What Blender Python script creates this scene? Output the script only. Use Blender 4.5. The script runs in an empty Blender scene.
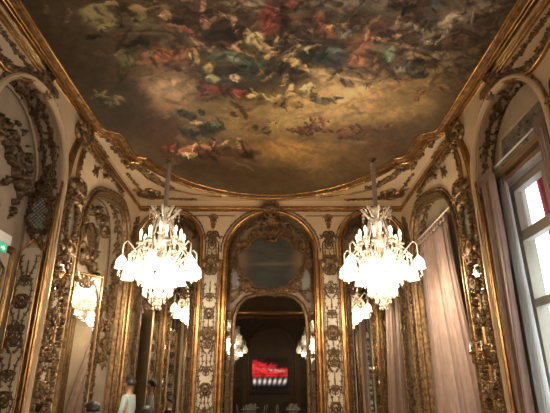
import bpy, bmesh, math, random
import numpy as np
from mathutils import Vector, geometry

PI = math.pi
scene = bpy.context.scene
C = scene.collection

# ---------------------------------------------------------------- camera, world, exposure
EYE = 1.6
cam_d = bpy.data.cameras.new('camera')
cam_d.sensor_fit = 'HORIZONTAL'; cam_d.sensor_width = 36.0
cam_d.lens = 36.0 * 480.0 / 550.0
cam_d.clip_start = 0.05; cam_d.clip_end = 200
cam = bpy.data.objects.new('camera', cam_d); C.objects.link(cam)
TILT = 21.08
cam.location = (0.06, 0, EYE)
cam.rotation_euler = (math.radians(90 + TILT), 0, math.radians(-0.25))
scene.camera = cam

world = bpy.data.worlds.new('daylight'); scene.world = world
world.use_nodes = True
wb = world.node_tree.nodes['Background']
wb.inputs[0].default_value = (0.80, 0.90, 1.0, 1)
wb.inputs[1].default_value = 4.2

scene.view_settings.view_transform = 'Standard'
scene.view_settings.look = 'None'
scene.view_settings.gamma = 1.0
scene.view_settings.use_curve_mapping = False
scene.view_settings.exposure = 0.0
CHAND_W = 68.0          # watts of each of the four globes of light in a chandelier
LAMP_COL = (1.0, 0.82, 0.61)

# ---------------------------------------------------------------- room numbers (metres; b is measured from eye level)
W = 3.5; D = 12.0; BACK = -8.0; FL = -EYE; CE = 4.78

def F_right(a, b, h=0): return (W - h, a, b + EYE)
def F_left(a, b, h=0): return (-W + h, a, b + EYE)
def F_far(a, b, h=0): return (a, D - h, b + EYE)
def F_back(a, b, h=0): return (a, BACK + h, b + EYE)
def F_ceil(a, b, h=0): return (a, b, CE + EYE - h)
def push(F, d): return lambda a, b, h=0: F(a, b, h + d)

# ---------------------------------------------------------------- materials
def mat(name, col, rough=0.6, metal=0.0, noise=None, nscale=12.0, bump=0.0, emis=None, estr=0.0, spec=0.5, vcol=None, trans=0.0, wave=None):
    m = bpy.data.materials.new(name); m.use_nodes = True
    nt = m.node_tree; b = nt.nodes['Principled BSDF']
    b.inputs['Base Color'].default_value = (*col, 1)
    b.inputs['Roughness'].default_value = rough
    b.inputs['Metallic'].default_value = metal
    b.inputs['Specular IOR Level'].default_value = spec
    b.inputs['Transmission Weight'].default_value = trans
    if noise is not None or bump:
        tc = nt.nodes.new('ShaderNodeTexCoord')
        nz = nt.nodes.new('ShaderNodeTexNoise'); nz.inputs['Scale'].default_value = nscale
        nz.inputs['Detail'].default_value = 6
        nt.links.new(tc.outputs['Object'], nz.inputs['Vector'])
        if noise is not None:
            r = nt.nodes.new('ShaderNodeValToRGB')
            r.color_ramp.elements[0].position = 0.36; r.color_ramp.elements[1].position = 0.64
            r.color_ramp.elements[0].color = (*noise, 1); r.color_ramp.elements[1].color = (*col, 1)
            nt.links.new(nz.outputs['Fac'], r.inputs['Fac']); nt.links.new(r.outputs['Color'], b.inputs['Base Color'])
        if bump:
            bp = nt.nodes.new('ShaderNodeBump'); bp.inputs['Strength'].default_value = bump; bp.inputs['Distance'].default_value = 0.02
            nt.links.new(nz.outputs['Fac'], bp.inputs['Height']); nt.links.new(bp.outputs['Normal'], b.inputs['Normal'])
    if vcol:
        at = nt.nodes.new('ShaderNodeAttribute'); at.attribute_name = vcol
        if estr: nt.links.new(at.outputs['Color'], b.inputs['Emission Color'])
        nt.links.new(at.outputs['Color'], b.inputs['Base Color'])
    if emis: b.inputs['Emission Color'].default_value = (*emis, 1)
    b.inputs['Emission Strength'].default_value = estr
    return m

M = {}
M['cream'] = mat('cream_paint', (0.60, 0.46, 0.29), 0.6, noise=(0.54, 0.41, 0.26), nscale=1.5)
M['panel'] = mat('pale_panel_paint', (0.62, 0.55, 0.43), 0.55, noise=(0.50, 0.44, 0.33), nscale=3)
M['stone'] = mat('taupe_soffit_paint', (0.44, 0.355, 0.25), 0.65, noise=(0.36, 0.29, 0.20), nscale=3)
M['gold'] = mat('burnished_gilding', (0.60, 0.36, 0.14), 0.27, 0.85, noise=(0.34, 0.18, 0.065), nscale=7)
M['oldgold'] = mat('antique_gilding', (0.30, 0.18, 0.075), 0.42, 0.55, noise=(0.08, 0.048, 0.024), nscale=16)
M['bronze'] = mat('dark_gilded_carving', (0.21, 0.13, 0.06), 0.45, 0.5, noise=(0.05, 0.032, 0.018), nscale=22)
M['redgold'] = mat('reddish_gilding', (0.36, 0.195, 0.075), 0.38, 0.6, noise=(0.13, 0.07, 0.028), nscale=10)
M['mirror'] = mat('old_silvered_glass', (0.62, 0.60, 0.55), 0.015, 1.0)
M['darkmirror'] = mat('smoky_mirror_glass', (0.15, 0.14, 0.125), 0.015, 1.0)
M['curtain'] = mat('mauve_silk', (0.35, 0.25, 0.205), 0.62, noise=(0.27, 0.19, 0.16), nscale=4)
M['purple'] = mat('aubergine_velvet', (0.10, 0.07, 0.13), 0.8)
M['wood'] = mat('varnished_parquet', (0.22, 0.11, 0.05), 0.3, noise=(0.12, 0.06, 0.03), nscale=3)
M['beam'] = mat('ochre_grained_wood', (0.27, 0.17, 0.085), 0.45, noise=(0.20, 0.12, 0.06), nscale=5)
M['winframe'] = mat('olive_grey_window_paint', (0.36, 0.32, 0.24), 0.5)
M['crystal'] = mat('cut_crystal', (0.90, 0.84, 0.74), 0.12, 0.0, trans=0.25)
M['shade'] = mat('lit_glass_shade', (0.95, 0.88, 0.75), 0.3, emis=(1.0, 0.86, 0.66), estr=3.2)
M['flame'] = mat('lit_candle_bulb', (1, 0.9, 0.75), 0.3, emis=(1.0, 0.80, 0.52), estr=4.0)
M['sleeve'] = mat('grey_silk_sleeve', (0.34, 0.29, 0.25), 0.6)
M['red'] = mat('crimson_cloth', (0.55, 0.02, 0.06), 0.8)
M['lattice'] = mat('pale_blue_lattice_paint', (0.34, 0.43, 0.46), 0.5)
M['white'] = mat('white_plastic', (0.80, 0.80, 0.76), 0.4)
M['green'] = mat('lit_green_sign', (0.02, 0.30, 0.16), 0.4, emis=(0.03, 0.75, 0.40), estr=0.5)
M['signwhite'] = mat('lit_white_pictogram', (0.9, 0.95, 0.9), 0.4, emis=(0.8, 1, 0.9), estr=0.6)
M['skin'] = mat('skin', (0.48, 0.28, 0.19), 0.5)
M['hair'] = mat('dark_hair', (0.02, 0.014, 0.01), 0.5)
M['teal'] = mat('pale_teal_cotton', (0.42, 0.55, 0.55), 0.8)
M['navy'] = mat('dark_navy_cloth', (0.02, 0.022, 0.035), 0.8)
M['trouser'] = mat('charcoal_trouser_cloth', (0.035, 0.035, 0.04), 0.8)
M['eye'] = mat('eye', (0.6, 0.6, 0.58), 0.2)
M['silver'] = mat('silver_lacquer', (0.62, 0.62, 0.62), 0.3, 0.4)
M['cloth'] = mat('white_linen', (0.75, 0.73, 0.70), 0.8)
M['canvas'] = mat('oil_on_canvas', (0.5, 0.5, 0.5), 0.55, vcol='Col', spec=0.35)
M['screen'] = mat('lit_projection', (0.0, 0, 0), 0.5, vcol='Col', estr=1.0)
M['dark'] = mat('dark_walnut', (0.045, 0.028, 0.018), 0.45)
M['brownpaint'] = mat('brown_gold_paint', (0.24, 0.175, 0.105), 0.55, noise=(0.17, 0.12, 0.07), nscale=6)
M['sheer'] = mat('sheer_white_voile', (0.85, 0.85, 0.82), 0.8)
b_ = M['sheer'].node_tree; tl = b_.nodes.new('ShaderNodeBsdfTranslucent'); tl.inputs[0].default_value = (.9, .9, .88, 1); ms = b_.nodes.new('ShaderNodeMixShader'); ms.inputs[0].default_value = .85
b_.links.new(b_.nodes['Principled BSDF'].outputs[0], ms.inputs[1]); b_.links.new(tl.outputs[0], ms.inputs[2]); b_.links.new(ms.outputs[0], b_.nodes['Material Output'].inputs[0])
M['umber'] = mat('umber_wall_paint', (0.12, 0.085, 0.055), 0.6, noise=(0.09, 0.06, 0.04), nscale=2)
M['greygreen'] = mat('grey_grisaille', (0.22, 0.19, 0.14), 0.6, noise=(0.12, 0.10, 0.075), nscale=9)
gl = bpy.data.materials.new('window_glass'); gl.use_nodes = True
nt = gl.node_tree; nt.nodes.clear()
o_ = nt.nodes.new('ShaderNodeOutputMaterial'); mx = nt.nodes.new('ShaderNodeMixShader'); mx.inputs[0].default_value = 0.06
tr = nt.nodes.new('ShaderNodeBsdfTransparent'); gs = nt.nodes.new('ShaderNodeBsdfGlossy'); gs.inputs['Roughness'].default_value = 0.02
nt.links.new(tr.outputs[0], mx.inputs[1]); nt.links.new(gs.outputs[0], mx.inputs[2]); nt.links.new(mx.outputs[0], o_.inputs[0])
M['glass'] = gl

# ---------------------------------------------------------------- mesh collector
class MB:
    def __init__(s): s.v = []; s.f = []; s.sm = []
    def add(s, verts, faces, smooth=False):
        n = len(s.v); s.v.extend(verts)
        s.f.extend([tuple(i + n for i in f) for f in faces]); s.sm.extend([smooth] * len(faces))
    def build(s, name, m, parent=None):
        me = bpy.data.meshes.new(name); me.from_pydata(s.v, [], s.f)
        me.polygons.foreach_set('use_smooth', s.sm); me.materials.append(M[m]); me.update()
        o = bpy.data.objects.new(name, me); C.objects.link(o)
        if parent: 
            o.parent = parent
            o.matrix_parent_inverse = parent.matrix_world.inverted() if parent.get('_inv') else o.matrix_parent_inverse
        return o

def box(mb, F, a0, a1, b0, b1, h0, h1):
    v = [F(a, b, h) for h in (h0, h1) for b in (b0, b1) for a in (a0, a1)]
    mb.add(v, [(0, 1, 3, 2), (4, 6, 7, 5), (0, 4, 5, 1), (2, 3, 7, 6), (0, 2, 6, 4), (1, 5, 7, 3)])

def sweep(mb, F, pts, prof, closed=False, smooth=False):
    """profile [(offset to the left of travel, height)] along a 2-D path with mitres"""
    n = len(pts); rows = []
    for i, (x, y) in enumerate(pts):
        if closed: p, q = pts[i - 1], pts[(i + 1) % n]
        else: p, q = pts[max(i - 1, 0)], pts[min(i + 1, n - 1)]
        d1 = (x - p[0], y - p[1]); d2 = (q[0] - x, q[1] - y)
        l1 = math.hypot(*d1); l2 = math.hypot(*d2)
        if l1 < 1e-9: d1, l1 = d2, l2
        if l2 < 1e-9: d2, l2 = d1, l1
        n1 = (-d1[1] / l1, d1[0] / l1); n2 = (-d2[1] / l2, d2[0] / l2)
        m = (n1[0] + n2[0], n1[1] + n2[1]); k = max(m[0] ** 2 + m[1] ** 2, 0.35); m = (2 * m[0] / k, 2 * m[1] / k)
        rows.append([F(x + m[0] * o, y + m[1] * o, h) for o, h in prof])
    v = [p for r in rows for p in r]; k = len(prof); f = []
    for i in range(n if closed else n - 1):
        a = i * k; b = ((i + 1) % n) * k
        for j in range(k - 1): f.append((a + j, a + j + 1, b + j + 1, b + j))
    mb.add(v, f, smooth)

def tube(mb, pts, rad, seg=6, caps=True):
    pts = [Vector(p) for p in pts]; n = len(pts)
    if not isinstance(rad, (list, tuple)): rad = [rad] * n
    up = Vector((0.13, 0.31, 0.94)); v = []
    for i, p in enumerate(pts):
        t = (pts[min(i + 1, n - 1)] - pts[max(i - 1, 0)]).normalized()
        s = t.cross(up)
        if s.length < 0.1: s = t.cross(Vector((1, 0, 0)))
        s.normalize(); u = s.cross(t)
        for k in range(seg):
            a = 2 * PI * k / seg; v.append(tuple(p + (s * math.cos(a) + u * math.sin(a)) * rad[i]))
    f = [(i * seg + k, i * seg + (k + 1) % seg, (i + 1) * seg + (k + 1) % seg, (i + 1) * seg + k) for i in range(n - 1) for k in range(seg)]
    if caps: f += [tuple(range(seg))[::-1], tuple(range((n - 1) * seg, n * seg))]
    mb.add(v, f, True)

def lathe(mb, c, prof, seg=12):
    v = [(c[0] + r * math.cos(2 * PI * k / seg), c[1] + r * math.sin(2 * PI * k / seg), c[2] + z) for r, z in prof for k in range(seg)]
    f = [(i * seg + k, i * seg + (k + 1) % seg, (i + 1) * seg + (k + 1) % seg, (i + 1) * seg + k) for i in range(len(prof) - 1) for k in range(seg)]
    mb.add(v, f, True)

# ---------------------------------------------------------------- carved ornament on a surface F(a, b, h)
def ribbon(mb, F, pts, ws, h):
    n = len(pts); v = []
    for i, (x, y) in enumerate(pts):
        p, q = pts[max(i - 1, 0)], pts[min(i + 1, n - 1)]
        dx, dy = q[0] - p[0], q[1] - p[1]; l = math.hypot(dx, dy) or 1
        nx, ny = -dy / l, dx / l; w = ws[i]
        for o, hh in ((-w, 0), (-w * 0.45, h * min(1, w / max(ws) + .3)), (w * 0.45, h * min(1, w / max(ws) + .3)), (w, 0)):
            v.append(F(x + nx * o, y + ny * o, hh))
    f = [(i * 4 + k, i * 4 + k + 1, i * 4 + k + 5, i * 4 + k + 4) for i in range(n - 1) for k in range(3)]
    mb.add(v, f, True)

def leaf(mb, F, a, b, ang, L, w, h, bend=0.0):
    v = []; x, y = a, b; an = ang
    for i, (t, ww, hh) in enumerate(((0, .35, .5), (.3, 1, 1), (.65, .8, 1), (1, .06, .45))):
        if i:
            st = L * (0.3, 0.35, 0.35)[i - 1]; an += bend; x += math.cos(an) * st; y += math.sin(an) * st
        nx, ny = -math.sin(an), math.cos(an); q = w * 0.5 * ww
        v += [F(x - nx * q, y - ny * q, 0.0), F(x, y, h * hh), F(x + nx * q, y + ny * q, 0.0)]
    f = [(i * 3 + k, i * 3 + k + 1, i * 3 + k + 4, i * 3 + k + 3) for i in range(3) for k in range(2)]
    mb.add(v, f, True)

def scroll(mb, F, a, b, ang, R, side=1, turns=1.35, w=None, h=None, n=15):
    """C scroll whose tail starts at (a, b) heading ang and curls up into an eye"""
    w = w or R * 0.16; h = h or R * 0.22
    pts = []; ws = []; x, y, th = a, b, ang
    for i in range(n):
        t = i / (n - 1); pts.append((x, y)); ws.append(w * (1.0 - 0.45 * t) if i < n - 2 else w * 0.9)
        r = R * (1.25 - 0.95 * t) * 0.72; st = turns * 2 * PI / n
        x += math.cos(th) * r * st; y += math.sin(th) * r * st; th += side * st
    ribbon(mb, F, pts, ws, h)

def acanthus(mb, F, a, b, ang, L, h, n=5, spread=1.9, bend=0.15):
    for i in range(n):
        t = (i / (n - 1) - 0.5) if n > 1 else 0
        leaf(mb, F, a, b, ang + t * spread, L * (1 - 0.9 * abs(t) * 0.8), L * 0.34, h, bend * (1 if t > 0 else -1))

def crest(mb, F, a, b, s, up=PI / 2, h=None):
    """shell between two pairs of scrolls, pointing along up"""
    h = h or s * 0.3
    acanthus(mb, F, a, b, up, s * 0.62, h, 7, 2.6, 0.05)
    for sd in (1, -1):
        scroll(mb, F, a, b, up + sd * 0.55 * PI, s * 0.34, -sd, 1.3, s * 0.07, h * 0.8)
        scroll(mb, F, a, b - 0 * s, up + sd * 0.85 * PI, s * 0.28, sd, 1.2, s * 0.06, h * 0.7)
        acanthus(mb, F, a + math.cos(up + sd * PI / 2) * s * .45, b + math.sin(up + sd * PI / 2) * s * .45, up + sd * 1.1, s * 0.4, h * .7, 3, 1.4)

def resample(pts, ds):
    out = []; acc = 0.0
    for (x0, y0), (x1, y1) in zip(pts, pts[1:]):
        l = math.hypot(x1 - x0, y1 - y0)
        if l < 1e-9: continue
        t = acc
        while t < l:
            out.append((x0 + (x1 - x0) * t / l, y0 + (y1 - y0) * t / l, math.atan2(y1 - y0, x1 - x0))); t += ds
        acc = t - l
    return out

def garland(mb, F, pts, w, h, seed=0, stem=True):
    """leaf-and-scroll carving running along a path, w wide in all"""
    R = random.Random(seed); ds = w * 0.42
    sp = resample(pts, ds)
    if stem and len(sp) > 1: ribbon(mb, F, [(x, y) for x, y, _ in sp], [w * 0.07] * len(sp), h * 0.6)
    for i, (x, y, an) in enumerate(sp):
        sd = 1 if i % 2 else -1
        an2 = an + sd * R.uniform(0.5, 1.2)
        if i % 4 == 0: scroll(mb, F, x, y, an + sd * 0.9, w * 0.26, -sd, R.uniform(1.0, 1.3), w * 0.06, h, 11)
        else: leaf(mb, F, x, y, an2, w * R.uniform(0.42, 0.62), w * 0.22, h, sd * R.uniform(-0.5, -0.1))
        leaf(mb, F, x, y, an - sd * R.uniform(0.4, 1.3), w * R.uniform(0.3, 0.5), w * 0.18, h * 0.8, sd * R.uniform(0.1, 0.5))
        if i % 7 == 3: acanthus(mb, F, x, y, an2, w * 0.5, h, 3, 1.5)

def arabesque(mb, F, a, b0, b1, w, h, seed=0):
    """symmetrical panel ornament: stem, paired scrolls, vases and shells"""
    R = random.Random(seed); b = b0; k = 0; h *= 1.2
    for sd in (1, -1):
        pts = []; y = b0 - w * .1
        while y < b1 + w * .1:
            pts.append((a + sd * w * (.34 + .10 * math.sin((y - b0) / w * 2.6) + .05 * math.sin((y - b0) / w * 6.1)), y)); y += w * .09
        if len(pts) > 2:
            ribbon(mb, F, pts, [w * .028] * len(pts), h * .7)
            for x_, y_, an_ in resample(pts, w * .30):
                leaf(mb, F, x_, y_, an_ + sd * .9, w * .16, w * .07, h * .8); leaf(mb, F, x_, y_, an_ - sd * 1.0, w * .14, w * .06, h * .8)
    while b < b1 - w * 0.4:
        kind = (k + seed) % 4; s = w
        if kind == 0:
            for sd in (1, -1):
                scroll(mb, F, a, b, PI / 2 - sd * 0.9, s * 0.36, sd, 1.3, s * 0.075, h)
                scroll(mb, F, a, b + s * .35, -PI / 2 + sd * 0.7, s * 0.28, -sd, 1.2, s * 0.065, h)
            b += s * 1.25
        elif kind == 1:
            crest(mb, F, a, b, s * 0.55, PI / 2, h); leaf(mb, F, a, b + s * .3, PI / 2, s * .5, s * .12, h); b += s * 1.0
        elif kind == 2:
            for sd in (1, -1):
                pts = [(a + sd * s * (0.08 + 0.28 * math.sin(t * PI / 8)), b + s * t * 0.13) for t in range(9)]
                garland(mb, F, pts, s * 0.34, h, seed + k)
            acanthus(mb, F, a, b + s * 0.3, PI / 2, s * 0.42, h, 5); crest(mb, F, a, b + s * .7, s * .5, -PI / 2, h)
            b += s * 1.05
        else:
            for q in range(3):
                acanthus(mb, F, a, b + q * s * 0.14, PI / 2, s * (0.34 - 0.07 * q), h, 5, 2.4)
            for sd in (1, -1): scroll(mb, F, a + sd * s * .1, b, -PI / 2 + sd * 1.1, s * 0.2, sd, 1.3, s * 0.04, h)
            leaf(mb, F, a, b + s * .45, PI / 2, s * .4, s * .1, h); b += s * 1.1
        ribbon(mb, F, [(a, b - s * 0.3), (a, b + s * .02)], [s * 0.03] * 2, h * 0.8); k += 1

def scatter(mb, F, inside, box4, n, s, h, seed=0):
    R = random.Random(seed); a0, a1, b0, b1 = box4
    for i in range(n):
        a, b = R.uniform(a0, a1), R.uniform(b0, b1)
        if not inside(a, b): continue
        q = R.random(); an = R.uniform(0, 2 * PI)
        if q < .35: scroll(mb, F, a, b, an, s * .3, R.choice((1, -1)), 1.2, s * .06, h, 11)
        elif q < .7: acanthus(mb, F, a, b, an, s * .5, h, 3, 1.7)
        else: leaf(mb, F, a, b, an, s * .6, s * .22, h, .3)

def rocaille_mass(mb, F, path, w, h, seed=0, dens=1.0):
    """thick rocaille frame: two garlands, scrolls and shells piled along a path"""
    garland(mb, F, path, w, h, seed)
    R = random.Random(seed + 5)
    for i, (x, y, an) in enumerate(resample(path, w * 0.55 / dens)):
        sd = R.choice((1, -1)); o = R.uniform(-.35, .35) * w
        px, py = x - math.sin(an) * o, y + math.cos(an) * o
        q = R.random()
        if q < .45: scroll(mb, F, px, py, an + R.uniform(-.6, .6), w * R.uniform(.2, .34), sd, R.uniform(1.1, 1.5), w * .07, h * 1.3, 12)
        elif q < .8: acanthus(mb, F, px, py, an + sd * R.uniform(.6, 2.2), w * R.uniform(.35, .6), h * 1.3, 5, 2.0)
        else: crest(mb, F, px, py, w * .7, an + sd * PI / 2, h * 1.2)

# ---------------------------------------------------------------- object bookkeeping
def tag(o, label=None, cat=None, group=None, kind=None):
    if label: o['label'] = label
    if cat: o['category'] = cat
    if group: o['group'] = group
    if kind: o['kind'] = kind
    return o
def empty(name, label, cat, loc=(0, 0, 0), group=None):
    o = bpy.data.objects.new(name, None); C.objects.link(o); o.location = loc; o.empty_display_size = 0.1
    return tag(o, label, cat, group)
def at(loc):    # shift mesh coordinates so that the thing's Empty can stand at its own base
    return lambda F: (lambda a, b, h=0: tuple(p - q for p, q in zip(F(a, b, h), loc)))
def copy_tree(o, parent=None):
    c = o.copy(); C.objects.link(c)
    if parent: c.parent = parent
    for ch in list(o.children): copy_tree(ch, c)
    return c
def poly_face(mb, F, loops, h=0):
    vs = [Vector((x, y, 0)) for lp in loops for x, y in lp]
    tris = geometry.tessellate_polygon([[Vector((x, y, 0)) for x, y in lp] for lp in loops])
    mb.add([F(p.x, p.y, h) for p in vs], [tuple(t) for t in tris])
def smooth_path(pts, n=4):
    out = []
    P = [pts[0]] + list(pts) + [pts[-1]]
    for i in range(1, len(P) - 2):
        p0, p1, p2, p3 = P[i - 1:i + 3]
        for k in range(n):
            t = k / n
            out.append(tuple(0.5 * (2 * p1[j] + (p2[j] - p0[j]) * t + (2 * p0[j] - 5 * p1[j] + 4 * p2[j] - p3[j]) * t * t + (3 * p1[j] - p0[j] - 3 * p2[j] + p3[j]) * t ** 3) for j in (0, 1)))
    out.append(tuple(pts[-1])); return out
def arch_pts(ac, r, spring, top, n=20, base=FL):
    return [(ac - r, base)] + [(ac - r * math.cos(PI * i / n), spring + (top - spring) * math.sin(PI * i / n)) for i in range(n + 1)] + [(ac + r, base)]
def inset(pts, d):      # offset an open path to its left
    out = []
    n = len(pts)
    for i, (x, y) in enumerate(pts):
        p, q = pts[max(i - 1, 0)], pts[min(i + 1, n - 1)]
        dx, dy = q[0] - p[0], q[1] - p[1]; l = math.hypot(dx, dy) or 1
        out.append((x - dy / l * d, y + dx / l * d))
    return out

ROUND = [(-1, 0), (-.85, .55), (-.4, .9), (0, 1), (.4, .9), (.85, .55), (1, 0)]
def prof(w, h, off=0): return [(off + x * w / 2, y * h) for x, y in ROUND]

# ================================================================ STRUCTURE
# bay openings on the side walls: near bay, far bay and the plainer bays behind the camera
BAY1 = arch_pts(6.3, 1.17, 3.2, 4.36)
far_top = smooth_path([(8.4, 2.55), (8.46, 3.05), (8.68, 3.5), (9.05, 3.8), (9.6, 3.98), (10.2, 4.12), (10.75, 4.12), (11.15, 3.85), (11.35, 3.35), (11.42, 2.7)], 4)
BAY2 = [(8.4, FL)] + far_top + [(11.42, FL)]
BAY0 = arch_pts(2.9, 1.35, 3.0, 4.25)
BAYM = arch_pts(-.9, 1.35, 3.0, 4.25)
BAYN = arch_pts(-4.8, 1.35, 3.0, 4.25)
BAYS = [BAY2, BAY1, BAY0, BAYM, BAYN]
NICHE = 0.5; NR = 0.34

def wall(name, F, a0, a1, holes, m='cream'):
    mb = MB(); outer = [(a0, FL), (a0, CE)] + [(a1, CE), (a1, FL)]
    outer = []
    # holes reach the floor: trace them into the outline
    outer.append((a0, CE)); outer.append((a0, FL))
    for hpts in sorted(holes, key=lambda q: q[0][0]): outer += hpts
    outer += [(a1, FL), (a1, CE)]
    poly_face(mb, F, [outer])
    o = mb.build(name, m); return tag(o, kind='structure')
wall('wall_right', F_right, BACK, D, BAYS)
wall('wall_left', F_left, BACK, D, BAYS)

# far wall: flat sheet behind everything, arches set a little in front of it
FAR_C = arch_pts(0, 1.18, 3.35, 4.48)
FAR_L = arch_pts(-2.64, .84, 3.62, 4.46)
FAR_R = arch_pts(2.64, .84, 3.62, 4.46)
wall('wall_far', F_far, -W, W, [FAR_C, FAR_L, FAR_R])
mb = MB(); box(mb, F_far, -W - .6, W + .6, FL, CE, -0.32, -0.22); tag(mb.build('wall_far_backing', 'brownpaint'), kind='structure').name = 'trim_1'
mb = MB()
for s_ in (FAR_C, FAR_L, FAR_R):
    v = []; 
    for a, b in s_: v += [F_far(a, b, 0), F_far(a, b, -.22)]
    mb.add(v, [(2 * i, 2 * i + 1, 2 * i + 3, 2 * i + 2) for i in range(len(s_) - 1)])
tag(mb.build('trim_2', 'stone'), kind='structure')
mb = MB(); poly_face(mb, F_back, [[(-W, FL), (-W, CE), (W, CE), (W, FL)]]); tag(mb.build('wall_back', 'umber'), kind='structure')
mb = MB(); box(mb, lambda a, b, h: (a, b, h), -W - .6, W + .6, BACK - .1, D + .4, -.1, 0); tag(mb.build('floor', 'wood'), kind='structure')
mb = MB(); box(mb, F_ceil, -W - .6, W + .6, BACK - .1, D + .4, -.1, 0); tag(mb.build('ceiling', 'cream'), kind='structure')

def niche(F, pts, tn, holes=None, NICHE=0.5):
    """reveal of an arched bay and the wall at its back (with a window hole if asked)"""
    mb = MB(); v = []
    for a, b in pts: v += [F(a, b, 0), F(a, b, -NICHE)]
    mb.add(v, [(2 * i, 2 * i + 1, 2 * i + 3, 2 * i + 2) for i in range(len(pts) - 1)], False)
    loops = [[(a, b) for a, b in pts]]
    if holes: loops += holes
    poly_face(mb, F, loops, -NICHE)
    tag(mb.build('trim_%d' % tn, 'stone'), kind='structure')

WT = 1.62  # window head, above eye level
tn = 3
wins = []
for i, pts in enumerate(BAYS):
    ac = (pts[0][0] + pts[-1][0]) / 2; hw = (pts[-1][0] - pts[0][0]) / 2 - .38
    head = 3.08
    if i == 0: ac, hw = 10.5, .6
    if i == 1: ac, hw = 6.2, 1.02
    hole = [(ac - hw, -1.2), (ac - hw, head), (ac + hw, head), (ac + hw, -1.2)]
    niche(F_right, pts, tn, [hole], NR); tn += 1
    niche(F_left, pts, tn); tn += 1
    wins.append((ac, hw, head))

# windows: deep painted frames, mullion, transoms and panes
for i, (ac, hw, head) in enumerate(wins):
    G = push(F_right, -NR)
    mb = MB()
    for (a0, a1) in ((ac - hw, ac - hw + .14), (ac + hw - .14, ac + hw), (ac - .06, ac + .06)): box(mb, G, a0, a1, -1.2, head, -.20, -.08)
    for (b0, b1) in ((-1.2, -1.08), (head - .1, head), (2.16, 2.32), (1.15, 1.27)): box(mb, G, ac - hw, ac + hw, b0, b1, -.20, -.075)
    for s_ in (-1, 1):      # outer reveal
        box(mb, G, ac + s_ * hw, ac + s_ * (hw + .04), -1.2, head, -.35, 0)
    box(mb, G, ac - hw, ac + hw, head, head + .05, -.35, 0); box(mb, G, ac - hw, ac + hw, -1.25, -1.2, -.35, .05)
    w_ = tag(mb.build('window_%d' % (i + 1), 'winframe'), kind='structure')
    mb = MB(); box(mb, G, ac - hw + .05, ac + hw - .05, -1.1, head - .05, -.15, -.14); mb.build('glass', 'glass', w_)

# skirting
for nm, F, a0, a1 in (('baseboard_far', F_far, -W, W), ('baseboard_back', F_back, -W, W)):
    mb = MB(); box(mb, F, a0, a1, FL, FL + .22, -.0, .025); tag(mb.build(nm, 'oldgold'), kind='structure')

# cornice mouldings
def cornice(name, F, a0, a1, b=4.55):
    mb = MB()
    sweep(mb, F, [(a0, b), (a1, b)], prof(.07, .05)); sweep(mb, F, [(a0, b + .07), (a1, b + .07)], prof(.035, .03))
    return tag(mb.build(name, 'gold'), kind='structure')
cornice('trim_20', F_far, -W, W, 4.55)
mb = MB(); garland(mb, F_far, [(-W, 4.49), (W, 4.49)], .07, .03, 3); tag(mb.build('trim_21', 'oldgold'), kind='structure')
cornice('trim_22', F_right, 8.1, D); cornice('trim_23', F_left, 8.1, D)
cornice('trim_24', F_right, BACK, 6.25); cornice('trim_25', F_left, BACK, 6.25)
cornice('trim_28', F_back, -W, W)

# ================================================================ CEILING PAINTING
half = [(3.23, -6.5), (3.23, 8.12), (3.19, 8.22), (3.08, 8.27), (2.96, 8.33), (2.91, 8.5), (2.90, 9.2), (2.86, 9.32), (2.70, 9.38), (2.62, 9.58), (2.47, 9.9), (2.14, 10.42), (1.82, 10.78), (1.5, 11.02), (1.09, 11.25), (.6, 11.42), (.3, 11.49), (0, 11.51)]
outline = half + [(-x, y) for x, y in half[::-1][1:]]
ceil_paint = empty('ceiling_painting', 'huge dark allegorical ceiling painting of clouds and tumbling figures in a gilded frame', 'painting', (0, 4, CE + EYE))
A = at((0, 4, CE + EYE))(F_ceil)

def srgb(c): 
    c = np.asarray(c, dtype=float) / 255.0
    return np.where(c <= .04045, c / 12.92, ((c + .055) / 1.055) ** 2.4)

rng = np.random.RandomState(7)
def vnoise(x, y, seed):
    xi = np.floor(x).astype(int); yi = np.floor(y).astype(int); xf = x - xi; yf = y - yi
    def hsh(i, j):
        n = (i * 374761393 + j * 668265263 + seed * 974711) & 0x7fffffff
        n = (n ^ (n >> 13)) * 1274126177 & 0x7fffffff
        return ((n ^ (n >> 16)) & 0xffff) / 65535.0
    u = xf * xf * (3 - 2 * xf); v = yf * yf * (3 - 2 * yf)
    return (hsh(xi, yi) * (1 - u) + hsh(xi + 1, yi) * u) * (1 - v) + (hsh(xi, yi + 1) * (1 - u) + hsh(xi + 1, yi + 1) * u) * v
def fbm(x, y, s, o=4):
    r = 0; a = .5
    for k in range(o): r = r + a * vnoise(x, y, s + k); x = x * 2.03 + 7.1; y = y * 2.03 + 3.7; a *= .5
    return r / .94

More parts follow.
